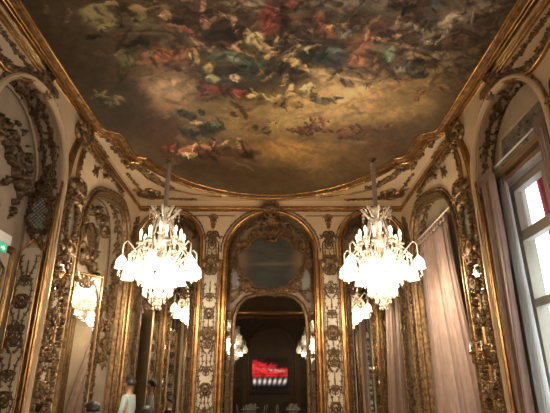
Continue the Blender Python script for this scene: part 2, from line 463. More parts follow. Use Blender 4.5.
# colour layout of the canvas. Patches: (u, v, half-length, half-width, turn, colour, softness);
# u, v count like the columns and rows of a 550 x 413 sheet seen from the room's axis
BIG = [
 (60, 60, 110, 90, 0, (62, 52, 40), .9), (100, 20, 60, 28, 0, (84, 74, 56), .7), (140, 35, 50, 14, -20, (96, 86, 62), .6), (115, 55, 45, 16, 10, (80, 66, 48), .7),
 (170, 70, 40, 26, 0, (118, 92, 68), .8), (176, 92, 30, 15, 5, (178, 148, 118), .7), (166, 86, 22, 10, 5, (176, 152, 124), .8), (165, 108, 26, 8, 0, (150, 116, 92), .8),
 (200, 60, 30, 14, 0, (84, 66, 46), .6), (170, 54, 26, 9, -5, (150, 96, 66), .6), (128, 118, 40, 24, 0, (54, 44, 32), .8), (160, 130, 28, 14, 0, (74, 46, 34), .7),
 (215, 20, 60, 24, 0, (66, 50, 38), .7), (250, 95, 70, 14, 0, (62, 46, 34), .6), (245, 73, 50, 13, 0, (40, 46, 40), .6), (300, 50, 60, 16, 0, (54, 50, 46), .6),
 (300, 15, 70, 20, 0, (78, 62, 54), .7), (250, 3, 24, 7, 0, (150, 136, 118), .7), (350, 4, 60, 10, 0, (120, 108, 98), .7), (340, 60, 40, 12, 10, (44, 56, 62), .6),
 (250, 120, 60, 22, 5, (134, 112, 70), .8), (300, 110, 50, 22, 0, (148, 126, 82), .8), (350, 100, 55, 26, -5, (176, 146, 98), .9), (358, 92, 32, 15, 0, (206, 172, 124), .8), (395, 105, 45, 22, -12, (158, 130, 82), .8),
 (330, 74, 24, 9, 0, (186, 158, 112), .7), (366, 52, 22, 18, 0, (150, 98, 70), .6), (384, 50, 12, 9, 0, (104, 116, 96), .6), (400, 60, 40, 12, -15, (110, 84, 66), .6),
 (420, 40, 60, 26, -30, (84, 70, 60), .7), (460, 10, 46, 16, -20, (100, 88, 80), .7), (440, 28, 36, 8, -35, (130, 118, 106), .6), (415, 85, 36, 14, -35, (130, 108, 70), .7), (440, 70, 24, 9, -40, (118, 98, 66), .7),
 (385, 142, 46, 20, -10, (78, 58, 42), .8), (340, 130, 30, 8, -5, (112, 82, 56), .6), (255, 150, 80, 16, 0, (104, 80, 48), .8), (320, 155, 50, 14, -8, (112, 88, 50), .8), (290, 148, 28, 10, 0, (152, 118, 64), .7),
 (215, 170, 50, 14, 8, (62, 46, 30), .7), (270, 180, 60, 12, 0, (76, 58, 36), .8), (340, 172, 44, 14, -12, (90, 70, 42), .8), (170, 150, 26, 12, 20, (66, 46, 32), .7), (200, 148, 34, 8, 5, (84, 62, 38), .6)]
FIG = [
 (98, 8, 18, 5, -10, (150, 140, 104)), (100, 20, 17, 9, 10, (140, 132, 100)), (106, 27, 9, 4, -20, (150, 142, 112)), (118, 22, 3, 8, -40, (70, 60, 44)), (92, 36, 10, 2, 0, (58, 50, 34)),
 (70, 16, 3, 5, 20, (110, 92, 70)), (46, 10, 4, 6, 0, (92, 82, 60)), (136, 42, 14, 3, -10, (52, 34, 24)), (125, 60, 9, 6, 30, (104, 104, 76)), (108, 98, 16, 2, 10, (122, 110, 78)), (100, 94, 9, 3, -25, (108, 100, 74)), (112, 104, 8, 2, 0, (98, 92, 70)),
 (150, 10, 20, 4, -10, (134, 112, 78)), (165, 14, 6, 4, 0, (160, 128, 92)), (140, 20, 5, 8, 40, (100, 94, 66)), (186, 18, 22, 7, -8, (66, 44, 32)), (178, 28, 12, 3, 20, (146, 104, 78)), (190, 32, 10, 3, 40, (140, 86, 68)), (205, 23, 5, 6, 30, (186, 134, 110)), (214, 18, 11, 3, -30, (170, 134, 100)), (226, 15, 8, 2, 10, (160, 128, 98)), (234, 28, 2.5, 13, -8, (164, 134, 108)), (232, 46, 10, 3, 25, (172, 134, 98)), (203, 6, 3, 8, 20, (150, 114, 90)),
 (222, 38, 20, 8, 0, (52, 34, 26)), (162, 56, 16, 5, -5, (168, 104, 70)), (195, 56, 8, 3, 60, (170, 146, 96)), (208, 68, 5, 5, 30, (178, 152, 100)), (200, 45, 12, 3, 30, (132, 110, 84)), (225, 56, 18, 5, 0, (92, 104, 92)), (238, 60, 12, 3, 10, (112, 118, 104)), (148, 54, 6, 4, 0, (150, 116, 96)),
 (213, 78, 6, 5, 0, (150, 148, 116)), (234, 77, 6, 3, 0, (188, 150, 128)), (222, 90, 22, 3, 8, (122, 50, 36)), (240, 92, 8, 2.5, 15, (150, 66, 48)), (205, 95, 10, 4, 0, (110, 74, 52)),
 (270, 20, 12, 14, -30, (116, 56, 50)), (276, 12, 7, 3, -60, (136, 88, 80)), (284, 14, 5, 11, -10, (64, 34, 30)), (291, 4, 7, 5, 0, (156, 96, 84)), (266, 30, 8, 3, -40, (150, 84, 74)), (255, 38, 9, 6, -20, (186, 170, 124)), (262, 46, 10, 5, 30, (180, 158, 118)), (270, 54, 10, 3, -20, (184, 158, 118)), (276, 40, 2, 6, 10, (166, 138, 104)), (247, 33, 4, 4, 0, (172, 150, 112)), (240, 50, 14, 2, 20, (150, 124, 88)),
 (300, 50, 18, 2, -18, (158, 138, 100)), (292, 60, 10, 3, 10, (176, 150, 106)), (303, 66, 10, 2, 15, (162, 136, 94)), (312, 48, 8, 1.5, -20, (168, 148, 118)), (318, 18, 6, 7, 30, (152, 96, 76)), (324, 30, 11, 6, 30, (128, 76, 48)), (340, 26, 13, 2.5, -12, (180, 142, 104)), (310, 30, 8, 2, -10, (130, 100, 84)), (335, 50, 10, 3, 0, (84, 98, 104)), (346, 33, 8, 4, -10, (128, 122, 108)), (284, 43, 10, 4, -10, (96, 80, 76)), (320, 55, 14, 4, -5, (36, 52, 60)),
 (252, 62, 14, 3, 0, (58, 76, 62)), (285, 70, 12, 4, 10, (46, 38, 28)), (285, 78, 3, 6, 20, (158, 134, 100)), (262, 95, 12, 2, 30, (196, 166, 116)), (273, 98, 9, 3, -10, (186, 160, 112)), (280, 104, 8, 4, 0, (104, 76, 48)), (290, 90, 3, 7, 30, (188, 160, 116)), (298, 94, 12, 2, -10, (186, 158, 112)), (306, 88, 8, 3, -25, (196, 172, 128)), (297, 104, 6, 3, 0, (128, 96, 60)), (255, 122, 14, 5, 0, (108, 84, 56)), (262, 130, 8, 3, -20, (96, 70, 44)), (242, 115, 14, 3, 10, (114, 88, 58)), (272, 124, 6, 2, 0, (152, 126, 86)), (238, 106, 12, 3, 20, (96, 70, 48)),
 (212, 128, 12, 5, 0, (34, 42, 30)), (208, 134, 8, 5, 0, (28, 40, 28)), (202, 111, 5, 3, 0, (36, 46, 34)), (216, 124, 5, 2, 0, (92, 98, 84)), (186, 114, 10, 4, 10, (42, 50, 38)), (188, 131, 12, 3, 20, (44, 50, 38)), (196, 122, 6, 2, 10, (184, 152, 116)), (185, 150, 12, 3, -15, (150, 98, 76)), (196, 145, 8, 2, -10, (172, 132, 98)), (188, 154, 8, 2, 5, (176, 154, 124)), (168, 148, 8, 2, 0, (120, 60, 42)), (230, 141, 12, 1.5, -20, (164, 134, 92)), (240, 146, 1.5, 7, -30, (150, 124, 86)), (205, 146, 10, 2, 0, (150, 104, 76)), (218, 152, 14, 3, 10, (80, 52, 32)), (240, 152, 20, 4, 5, (68, 46, 28)), (205, 156, 10, 3, 0, (60, 36, 24)),
 (295, 130, 10, 2, 10, (108, 66, 44)), (308, 126, 9, 3, -20, (104, 58, 42)), (318, 128, 6, 3, 0, (96, 56, 44)), (306, 134, 5, 2.5, 30, (100, 62, 44)), (322, 120, 6, 2, 60, (106, 60, 46)), (328, 130, 6, 2, 0, (98, 62, 48)), (340, 130, 5, 1.5, -10, (100, 58, 44)), (345, 136, 8, 3, 10, (88, 56, 44)), (352, 128, 4, 3, 60, (92, 58, 44)), (368, 128, 10, 4, 10, (92, 62, 46)), (358, 134, 8, 4, 0, (84, 58, 44)), (388, 127, 6, 1.5, -10, (110, 74, 52)), (312, 119, 4, 2, 60, (110, 64, 46)),
 (320, 100, 10, 4, 8, (96, 84, 66)), (333, 98, 10, 2, -15, (122, 106, 74)), (312, 95, 4, 3, 0, (70, 66, 46)), (347, 82, 7, 5, 0, (146, 116, 94)), (367, 82, 6, 4, 0, (140, 108, 82)), (396, 86, 6, 6, 20, (150, 118, 80)), (402, 80, 8, 2, -40, (130, 94, 72)), (416, 97, 5, 3, -20, (120, 84, 58)), (422, 93, 6, 2, -40, (130, 92, 60)), (444, 88, 8, 3, 30, (124, 92, 58)), 
 (355, 20, 8, 6, 0, (92, 64, 56)), (352, 30, 14, 2, -30, (126, 120, 104)), (365, 30, 3, 10, -10, (166, 124, 94)), (378, 38, 10, 2.5, 10, (176, 134, 106)), (396, 36, 5, 2, 0, (186, 138, 118)), (385, 28, 14, 7, 0, (84, 56, 46)), (356, 60, 8, 6, 10, (168, 116, 84)), (376, 62, 3, 8, 10, (172, 136, 98)), (390, 54, 4, 8, 10, (116, 132, 112)), (382, 60, 5, 3, 0, (80, 90, 70)), (402, 24, 10, 5, -15, (140, 122, 102)), (415, 26, 12, 3, 20, (146, 136, 118)), (412, 12, 14, 5, -30, (88, 64, 56)), (400, 6, 18, 3, -20, (76, 56, 48)), (436, 5, 6, 6, 0, (92, 98, 92)), (430, 20, 8, 10, 30, (72, 64, 60)), (432, 40, 10, 2, -30, (158, 142, 120)), (446, 30, 12, 2, -50, (164, 152, 134)), (450, 18, 14, 2.5, -30, (152, 142, 128)), (436, 36, 5, 3, -40, (72, 50, 42)), (405, 45, 12, 3, 5, (150, 120, 92)), (418, 54, 14, 2, 10, (140, 116, 80)), (432, 64, 8, 4, 0, (58, 44, 30)), (420, 60, 8, 3, 0, (64, 48, 34)), (405, 66, 8, 4, -20, (74, 82, 72)), (418, 74, 9, 4, -5, (52, 54, 40)), (400, 70, 6, 5, 0, (142, 134, 108)), (412, 70, 5, 3, 0, (110, 116, 98)), (440, 54, 10, 4, 0, (142, 124, 104)), (455, 40, 10, 8, -30, (86, 64, 54)), (470, 22, 10, 10, -30, (88, 74, 66)), (480, 8, 16, 5, -20, (118, 106, 96))]
def canvas_colour(X, Y):
    th = math.radians(TILT); Z = CE; x = X - 0.06
    zc = Z * math.sin(th) + Y * math.cos(th); yc = Z * math.cos(th) - Y * math.sin(th)
    zs = np.maximum(zc, .8)
    u = 273.0 + 480 * x / zs; v = 206.5 - 480 * yc / zs
    v = np.maximum(v, -80 + 0 * v)
    wu = u + 16 * (fbm(u * .07, v * .07, 11) - .5) + 5 * (fbm(u * .3, v * .3, 5) - .5)
    wv = v + 12 * (fbm(u * .07, v * .07, 31) - .5) + 4 * (fbm(u * .3, v * .3, 8) - .5)
    col = np.zeros(X.shape + (3,)) + srgb((78, 66, 50))
    for (cu, cv, a, b, r, c, s) in BIG:
        t = math.radians(r); du = wu - cu; dv = wv - cv
        p = (du * math.cos(t) + dv * math.sin(t)) / a; q = (-du * math.sin(t) + dv * math.cos(t)) / b
        e = np.exp(-1.3 * (p * p + q * q) ** 1.3)[..., None] * .95
        col = col * (1 - e) + srgb(c) * e
    n1 = fbm(u * .11, v * .17, 77)[..., None]; col = col * (.70 + .60 * n1)
    wu = u + 6 * (fbm(u * .11, v * .11, 51) - .5) + 2.5 * (fbm(u * .6, v * .6, 52) - .5)
    wv = v + 6 * (fbm(u * .11, v * .11, 53) - .5) + 2.5 * (fbm(u * .6, v * .6, 54) - .5)
    # faint small figures and folds of cloth all over, then the larger ones
    R = random.Random(3); small = []
    pal = [(60, 40, 30), (130, 104, 76), (42, 40, 30), (104, 72, 52), (80, 74, 54), (48, 34, 26), (150, 122, 90)]
    for i in range(330):
        cu, cv = R.uniform(120, 480), R.uniform(-60, 84)
        small.append((cu, cv, R.uniform(3, 12), R.uniform(.8, 2.8), R.uniform(-60, 60), R.choice(pal), .6))
    for i in range(60):
        cu, cv = R.uniform(150, 400), R.uniform(95, 180)
        small.append((cu, cv, R.uniform(4, 14), R.uniform(1, 3), R.uniform(-25, 25), R.choice([(70, 50, 32), (120, 96, 60), (90, 64, 42)]), .4))
    clus = []
    for (cu, cv, a, b, r, c) in FIG:
        clus.append((cu, cv, a, b, r, c, .8))
        L_ = math.hypot(a, b)
        for q in range(4):
            k_ = R.choice((.35, .5, .6, 1.15)); an = r + R.uniform(-65, 65)
            clus.append((cu + R.uniform(-.9, .9) * a, cv + R.uniform(-1.2, 1.2) * b, L_ * R.uniform(.25, .6), max(.7, L_ * R.uniform(.07, .16)), an, tuple(min(215, x * k_) for x in c), .75))
    for it in small + clus:
        cu, cv, a, b, r, c, k = it
        t = math.radians(r); du = wu - cu; dv = wv - cv
        p = (du * math.cos(t) + dv * math.sin(t)) / a; q = (-du * math.sin(t) + dv * math.cos(t)) / b
        e = (1 / (1 + np.exp(np.clip(11 * (np.sqrt(p * p + q * q) - 1), -30, 30))))[..., None] * k
        # each limb or fold has a lighter ridge and a darker underside, as painted
        sh = np.clip(1 - .35 * q, .6, 1.35)[..., None]
        col = col * (1 - e) + srgb(c) * sh * e
    # folds of cloth and cloud: marbled ridges, strong among the figures and faint in the open sky
    q1 = fbm(u * .03 + 5, v * .06, 201) ; q2 = fbm(u * .035, v * .055 + 9, 207)
    w1 = fbm(u * .018 + 1.6 * q1, v * .040 + 1.6 * q2, 211, 3)
    rid = np.abs(np.sin(PI * 4.5 * w1))[..., None] ** .7
    top = (1 / (1 + np.exp((v + .10 * np.abs(u - 273) - 96) / 7)))[..., None] * (1 / (1 + np.exp(-(u - 118) / 10)))[..., None]
    col = col * (1 - (.14 + .40 * top) * (1 - rid)) * (1 + .18 * top * rid)
    gl_ = np.clip(rid - .93, 0, 1) * 10 * top; col = col + gl_ * .03 * np.array([1, .86, .66])
    n2 = fbm(u * .40 + v * .1, v * .6, 99, 4)[..., None]; col = col * (.80 + .40 * n2)
    m_ = .10; col = m_ * (np.maximum(col, 1e-4) / m_) ** 1.25
    g = col.mean(-1, keepdims=True); col = g + (col - g) * .80; col = col * np.array([.97, 1.0, .86])
    return np.clip(col * PAINT_K, 0, 1)
PAINT_K = 1.6

def canvas_mesh():
    ys = np.concatenate([np.linspace(-6.5, 3.2, 60)[:-1], np.linspace(3.2, 11.51, 640)])
    nx = 620; hx = np.array([p[0] for p in half][::-1]); hy = np.array([p[1] for p in half][::-1])
    hw = np.interp(-ys, -hy, hx)
    t = np.linspace(-1, 1, nx)
    X = hw[:, None] * t[None, :]; Y = np.repeat(ys[:, None], nx, 1)
    col = canvas_colour(X, Y)
    ny = len(ys)
    verts = np.stack([X, Y - 4, np.full_like(X, -.012)], -1).reshape(-1, 3)
    idx = np.arange(ny * nx).reshape(ny, nx)
    faces = np.stack([idx[:-1, :-1], idx[1:, :-1], idx[1:, 1:], idx[:-1, 1:]], -1).reshape(-1, 4)
    me = bpy.data.meshes.new('canvas')
    me.vertices.add(len(verts)); me.vertices.foreach_set('co', verts.ravel())
    me.loops.add(faces.size); me.loops.foreach_set('vertex_index', faces.ravel())
    me.polygons.add(len(faces)); me.polygons.foreach_set('loop_start', np.arange(0, faces.size, 4)); 
    me.update(calc_edges=True)
    ca = me.color_attributes.new('Col', 'FLOAT_COLOR', 'POINT')
    ca.data.foreach_set('color', np.concatenate([col.reshape(-1, 3), np.ones((ny * nx, 1))], 1).ravel())
    me.materials.append(M['canvas'])
    o = bpy.data.objects.new('canvas', me); C.objects.link(o); o.parent = ceil_paint
canvas_mesh()
cl = outline[::-1]          # travelling so that 'left' is outward
ring = outline
# which side is outward: path right side first goes +y at x=+3.23 -> left is -x (inward); use negative offsets for outward
mb = MB(); sweep(mb, A, ring, prof(.04, .05, -.02), True); sweep(mb, A, ring, prof(.035, .10, -.12), True); sweep(mb, A, ring, prof(.035, .10, -.175), True); sweep(mb, A, ring, prof(.05, .07, -.27), True)
mb.build('gilded_moulding', 'gold', ceil_paint)
mb = MB(); sweep(mb, A, ring, [(-.035, .02), (-.06, .045), (-.12, .06), (-.17, .06), (-.21, .05), (-.25, .03), (-.29, 0)], True)
mb.build('frame_band', 'redgold', ceil_paint)
mb = MB()
pth = [(x + (.085 if x > 0 else -.085), y + .0) for x, y in outline if y > 0]
sp = resample(inset([p for p in outline if p[1] > -6.4], -.085), .05)
for side in (-1, 1):
    mb = MB()
    for i, (x, y, an) in enumerate(sp):
        if x * side > 0: leaf(mb, lambda a, b, h=0: A(a, b, h + .055), x, y, an + (.9 if i % 2 else -.9), .06, .035, .02)
    mb.build('leaf_carving', 'oldgold', ceil_paint)

# ceiling corner carvings between the frame and the walls
for sx, lab in ((-1, 'left'), (1, 'right')):
    t = empty('corner_carving', 'gilded rocaille carving on the cream ceiling corner at the far %s end of the painting' % lab, 'carving', (sx * 3, 9.6, CE + EYE), 'ceiling corner carvings')
    B = at((sx * 3, 9.6, CE + EYE))(F_ceil)
    mb = MB()
    rocaille_mass(mb, B, [(sx * 3.28, 8.45), (sx * 3.22, 8.8), (sx * 3.22, 9.3), (sx * 3.1, 9.7)], .22, .05, 4)
    rocaille_mass(mb, B, [(sx * 3.0, 9.75), (sx * 2.9, 10.2), (sx * 2.7, 10.7), (sx * 2.45, 11.05)], .25, .06, 9)
    crest(mb, B, sx * 3.05, 9.7, .5, PI / 2 + sx * .9, .08); garland(mb, B, [(sx * 3.35, 10.2), (sx * 3.3, 11.3), (sx * 3.0, 11.75), (sx * 2.0, 11.85)], .16, .05, 11); crest(mb, B, sx * 3.1, 11.4, .6, PI / 2 - sx * .8, .1)
    mb.build('foliage', 'oldgold', t)
    mb = MB(); sweep(mb, B, [(sx * 3.25, 9.55), (sx * 3.05, 9.95), (sx * 2.95, 10.5), (sx * 2.6, 11.1), (sx * 2.0, 11.5), (sx * 1.3, 11.68)], prof(.05, .04)); 
    mb.build('moulding', 'gold', t)

# ================================================================ FAR WALL
def pilaster(F, loc, a0, a1, b1, label, seed, group=None, mats=('gold', 'panel'), top=True, full=True):
    """tall panel between two gilded half-round strips, filled with an arabesque"""
    t = empty('pilaster', label, 'pilaster', loc, group); G = at(loc)(F); w = a1 - a0; s = .055
    mb = MB(); box(mb, G, a0 + s, a1 - s, FL + .3, b1, .0, .012); mb.build('field', mats[1], t)
    for a in (a0 + s * .6, a1 - s * .6):
        mb = MB(); sweep(mb, G, [(a, FL + .05), (a, b1 + .1)], prof(s * 1.5, .07), smooth=True); mb.build('gilded_strip', mats[0], t)
    mb = MB(); ac = (a0 + a1) / 2
    for a in (a0 + s * 1.75, a1 - s * 1.75):
        garland(mb, push(G, .01), [(a, FL + .4), (a, b1 - .1)], .085, .025, seed)
    mb.build('inner_border', 'oldgold', t)
    if full:
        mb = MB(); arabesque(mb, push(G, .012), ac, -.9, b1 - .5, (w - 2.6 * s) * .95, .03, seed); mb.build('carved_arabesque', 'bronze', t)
    if top:
        mb = MB()
        crest(mb, push(G, .03), ac, b1 + .02, w * .75, PI / 2, .06); crest(mb, push(G, .03), ac, b1 - .12, w * .6, -PI / 2, .06)
        mb.build('crest', 'oldgold', t)
        mb = MB(); crest(mb, push(G, .02), ac, 1.3, w * .6, PI / 2, .05); crest(mb, push(G, .02), ac, 1.3, w * .5, -PI / 2, .05); mb.build('shell_boss', 'bronze', t)
    return t
for sx, nm in ((-1, 'left'), (1, 'right')):
    pilaster(F_far, (sx * 1.5, D, 0), min(sx * 1.24, sx * 1.80), max(sx * 1.24, sx * 1.80), 3.05,
             'tall pale pilaster with gold edges and dark arabesque, %s of the central mirror' % nm, 2 if sx < 0 else 3, None)
    # little framed panel and hanging ornament over the pilaster
    t = empty('spandrel_panel', 'cream spandrel with a gilded pendant sprig above the %s pilaster of the end wall' % nm, 'panel', (sx * 1.52, D, 5.4))
    G = at((sx * 1.52, D, 5.4))(F_far); c = sx * 1.52
    mb = MB()
    sweep(mb, G, [(c - .17, 3.12), (c - .17, 3.62), (c, 3.74), (c + .17, 3.62), (c + .17, 3.12)], prof(.035, .03), True)
    sweep(mb, G, [(c - sx * .58, 4.36), (c + sx * .7, 4.36)], prof(.03, .02))
    mb.build('moulding', 'oldgold', t)
    mb = MB(); arabesque(mb, G, c, 3.15, 3.62, .28, .03, 1)
    crest(mb, G, c, 3.76, .34, PI / 2, .05)
    mb.build('carving', 'bronze', t)
    mb = MB(); leaf(mb, G, c, 4.32, -PI / 2, .36, .07, .03)
    for q in range(3):
        for sd in (1, -1): leaf(mb, G, c, 4.28 - q * .09, -PI / 2 + sd * (1.1 - .2 * q), .15 - .02 * q, .06, .03, -sd * .2)
    crest(mb, G, c, 4.33, .2, -PI / 2, .03); mb.build('pendant_sprig', 'oldgold', t)

def arch_frame(F, loc, pts, label, seed, r=.11, inner=.10, cat='arch frame', gold='gold', lo=None):
    t = empty('arch_frame', label, cat, loc); G = at(loc)(F)
    cut = [p for p in pts]
    mb = MB(); sweep(mb, G, inset(cut, r * .0), prof(r, .075), smooth=True); sweep(mb, G, inset(cut, -r * .62), prof(.03, .05), smooth=True)
    mb.build('gilded_moulding', gold, t)
    mb = MB(); garland(mb, push(G, .01), inset(cut, r * 1.0)[1:-1], r * 1.0, .035, seed); mb.build('leaf_border', 'oldgold', t)
    return t, G
# central bay ------------------------------------------------------
t, G = arch_frame(F_far, (0, D, 0), FAR_C, 'tall gilded round arch in the middle of the end wall', 4)
mb = MB(); band = inset(arch_pts(0, 1.18, 3.35, 4.48)[3:-3], -.2)
rocaille_mass(mb, push(G, -.2), band, .2, .07, 14); rocaille_mass(mb, push(G, -.2), inset(arch_pts(0, 1.18, 3.35, 4.48)[1:-1], -.42)[3:-3], .22, .07, 15); crest(mb, push(G, -.1), 0, 4.16, .62, PI / 2, .1); crest(mb, push(G, .06), 0, 4.5, .5, PI / 2, .06)
mb.build('arch_carving', 'oldgold', t)
for sx in (-1, 1):
    mb = MB(); garland(mb, push(G, -.2), [(sx * 1.0, 2.1), (sx * .75, 2.38), (0, 2.42)], .16, .06, 33); mb.build('garland', 'oldgold', t)
Bk = push(F_far, -.215)
# big dark mirror
DR = .90
door_path = [(-DR, FL), (-DR, 1.55), (-DR + .03, 1.80), (-DR + .12, 2.03), (-DR + .30, 2.2), (-DR + .55, 2.27), (0, 2.29)]
door_path = door_path + [(-x, y) for x, y in door_path[::-1][1:]]
t = empty('pier_glass', 'tall dark smoky mirror with rounded top at the centre of the end wall', 'mirror', (0, D, 0)); G = at((0, D, 0))(Bk)
mb = MB(); poly_face(mb, G, [door_path], .03); mb.build('glass', 'darkmirror', t)
mb = MB(); sweep(mb, G, door_path, [(-.02, .0), (-.02, .07), (.0, .09), (.03, .08), (.05, .05), (.05, 0)]); mb.build('frame', 'oldgold', t)
mb = MB(); garland(mb, G, inset(door_path, .075), .05, .06, 8); mb.build('leaf_edging', 'oldgold', t)
for sx, nm in ((-1, 'left'), (1, 'right')):
    t = empty('mirror_strip', 'narrow mirror strip under gilded rocaille along the %s edge of the dark central mirror' % nm, 'mirror', (sx * 1.04, D, 0)); G2 = at((sx * 1.04, D, 0))(Bk)
    mb = MB(); box(mb, G2, sx * 1.04 - .075, sx * 1.04 + .075, FL + .3, 1.9, .0, .02); mb.build('glass', 'mirror', t)
    mb = MB(); garland(mb, push(G2, .02), [(sx * .975, FL + .3), (sx * .975, 1.95)], .08, .04, 5); garland(mb, push(G2, .02), [(sx * 1.12, FL + .3), (sx * 1.12, 1.95)], .09, .05, 6)
    for q in range(7): crest(mb, push(G2, .02), sx * 1.05, -1.0 + q * .46, .17, PI / 2 if q % 2 else -PI / 2, .04)
    mb.build('carving', 'oldgold', t)
# seascape over the mirror
def sym(pts): return pts + [(-x, y) for x, y in pts[::-1]]
sea = smooth_path([(0, 3.84), (-.28, 3.83), (-.50, 3.70), (-.60, 3.52), (-.84, 3.42), (-.86, 3.22), (-.80, 2.98), (-.62, 2.76), (-.50, 2.58), (-.30, 2.46), (0, 2.42)], 4)
sea = sea + [(-x, y) for x, y in sea[::-1][1:-1]]
t = empty('seascape_painting', 'shield-shaped dark grey seascape in a gilded rocaille frame above the central mirror', 'painting', (0, D, 4.7)); G = at((0, D, 4.7))(Bk)
n = 60; xs = np.linspace(-.88, .88, n); zs = np.linspace(2.4, 3.86, n); XX, ZZ = np.meshgrid(xs, zs)
mm = 1 - np.exp(-((XX / .88) ** 8)); nn = fbm(XX * 4, ZZ * 16, 5)[..., None]
sk = srgb((100, 102, 92)) * (.35 + .9 * (nn - .1)); sk = np.clip(sk, 0, 1) * (1 - .45 * np.clip((3.2 - ZZ) / .6, 0, 1))[..., None]
e = np.exp(-(((np.abs(XX) - .74) / .16) ** 2) - ((ZZ - 3.2) / .28) ** 2)[..., None]; sk = sk * (1 - e * .8) + srgb((170, 134, 96)) * e * .8
sk = sk * .5
e = np.exp(-((XX - .1) / .5) ** 2 - ((ZZ - 3.1) / .05) ** 2)[..., None]; sk = sk * (1 - e * .5) + srgb((150, 140, 110)) * e * .35
from mathutils.geometry import tessellate_polygon
mb = MB()
def inside_poly(x, y, P):
    c = False; j = len(P) - 1
    for i in range(len(P)):
        if (P[i][1] > y) != (P[j][1] > y) and x < (P[j][0] - P[i][0]) * (y - P[i][1]) / (P[j][1] - P[i][1]) + P[i][0]: c = not c
        j = i
    return c
ok = [[inside_poly(xs[i] * .99, zs[j], [(x * 1.03, 3.13 + (y - 3.13) * 1.03) for x, y in sea]) for i in range(n)] for j in range(n)]
vid = {}; vv = []; cc = []; ff = []
for j in range(n):
    for i in range(n):
        if ok[j][i]: vid[(i, j)] = len(vv); vv.append(G(xs[i], zs[j], .03)); cc.append([*sk[j, i], 1])
for j in range(n - 1):
    for i in range(n - 1):
        q = [(i, j), (i + 1, j), (i + 1, j + 1), (i, j + 1)]
        if all(p in vid for p in q): ff.append(tuple(vid[p] for p in q))
mb.add(vv, ff); o = mb.build('canvas', 'canvas', t)
ca = o.data.color_attributes.new('Col', 'FLOAT_COLOR', 'POINT'); ca.data.foreach_set('color', np.array(cc).ravel())
mb = MB(); sweep(mb, G, sea, prof(.05, .07), True); mb.build('frame', 'redgold', t)
mb = MB(); ring = inset([p for p in sea] + [sea[0]], -.09)
rocaille_mass(mb, G, ring, .20, .07, 21); crest(mb, push(G, .03), 0, 3.9, .5, PI / 2, .12)
for sx in (-1, 1): crest(mb, push(G, .03), sx * .82, 3.55, .34, PI / 2 - sx * .5, .1); crest(mb, G, sx * .62, 2.55, .35, -PI / 2 - sx * -.6, .08)
mb.build('rocaille_carving', 'oldgold', t)
for sx, nm in ((-1, 'left'), (1, 'right')):
    t = empty('lattice_panel', 'small pale blue latticed cartouche low on the %s of the seascape painting' % nm, 'panel', (sx * .92, D, 4.2)); G = at((sx * .92, D, 4.2))(Bk)
    P = [(sx * .78, 2.42), (sx * .72, 2.68), (sx * .86, 2.98), (sx * 1.0, 3.0), (sx * 1.05, 2.7), (sx * 1.02, 2.42)]
    mb = MB(); poly_face(mb, G, [P], .02)
    mb.build('field', 'lattice', t)
    mb = MB()
    for q in range(-4, 9):
        for d in (1, -1):
            x0 = sx * .9; 
            ln = [(x0 - .18 + k * .04, 2.45 + q * .07 + d * (k - 4) * .04) for k in range(9)]
            ln = [p for p in ln if inside_poly(p[0], p[1], P)]
            if len(ln) > 1: ribbon(mb, push(G, .02), ln, [.007] * len(ln), .015)
    mb.build('lattice', 'oldgold', t)
    mb = MB(); rocaille_mass(mb, G, P + [P[0]], .12, .06, 30); rocaille_mass(mb, G, [(sx * 1.08, 2.2), (sx * 1.1, 3.3), (sx * 1.0, 3.7), (sx * .85, 3.95)], .14, .05, 31)
    mb.build('carving', 'oldgold', t)

# side bays of the end wall: clear mirrors in gilded arches --------------
for sx, nm, P in ((-1, 'left', FAR_L), (1, 'right', FAR_R)):
    c = sx * 2.64
    t, G = arch_frame(F_far, (c, D, 0), P, 'gilded round arch in the %s corner of the end wall' % nm, 10, r=.10)
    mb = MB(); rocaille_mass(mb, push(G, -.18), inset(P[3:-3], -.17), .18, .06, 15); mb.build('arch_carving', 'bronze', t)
    loc = (c, D, 0.3); t = empty('wall_mirror', 'tall clear mirror with carved top in the %s arch of the end wall' % nm, 'mirror', loc); G = at(loc)(Bk)
    mp = [(c - .62, -1.1), (c - .62, 2.3), (c - .5, 2.65), (c - .25, 2.85), (c, 2.95), (c + .25, 2.85), (c + .5, 2.65), (c + .62, 2.3), (c + .62, -1.1)]
    mb = MB(); poly_face(mb, G, [mp], .03); mb.build('glass', 'mirror', t)
    mb = MB(); sweep(mb, G, mp, prof(.05, .06), True); mb.build('frame', 'oldgold', t)
    mb = MB(); rocaille_mass(mb, push(G, .02), inset(mp, .08), .16, .05, 16 + sx)
    rocaille_mass(mb, push(G, .02), [(c - .55, 2.3), (c - .35, 2.62), (c, 2.8), (c + .35, 2.62), (c + .55, 2.3)], .3, .07, 18)
    arabesque(mb, push(G, .0), c, 3.0, 4.2, .8, .06, 1); crest(mb, push(G, .03), c, 2.85, .6, PI / 2, .12)
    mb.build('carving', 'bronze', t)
    # gilded corner strips
    loc = (sx * 3.44, D, 0); pilaster(F_far, loc, min(sx * 3.49, sx * 3.40), max(sx * 3.49, sx * 3.40), 3.3, 'narrow gilded strip in the %s corner of the end wall' % nm, 1, mats=('oldgold', 'panel'), top=False, full=False)

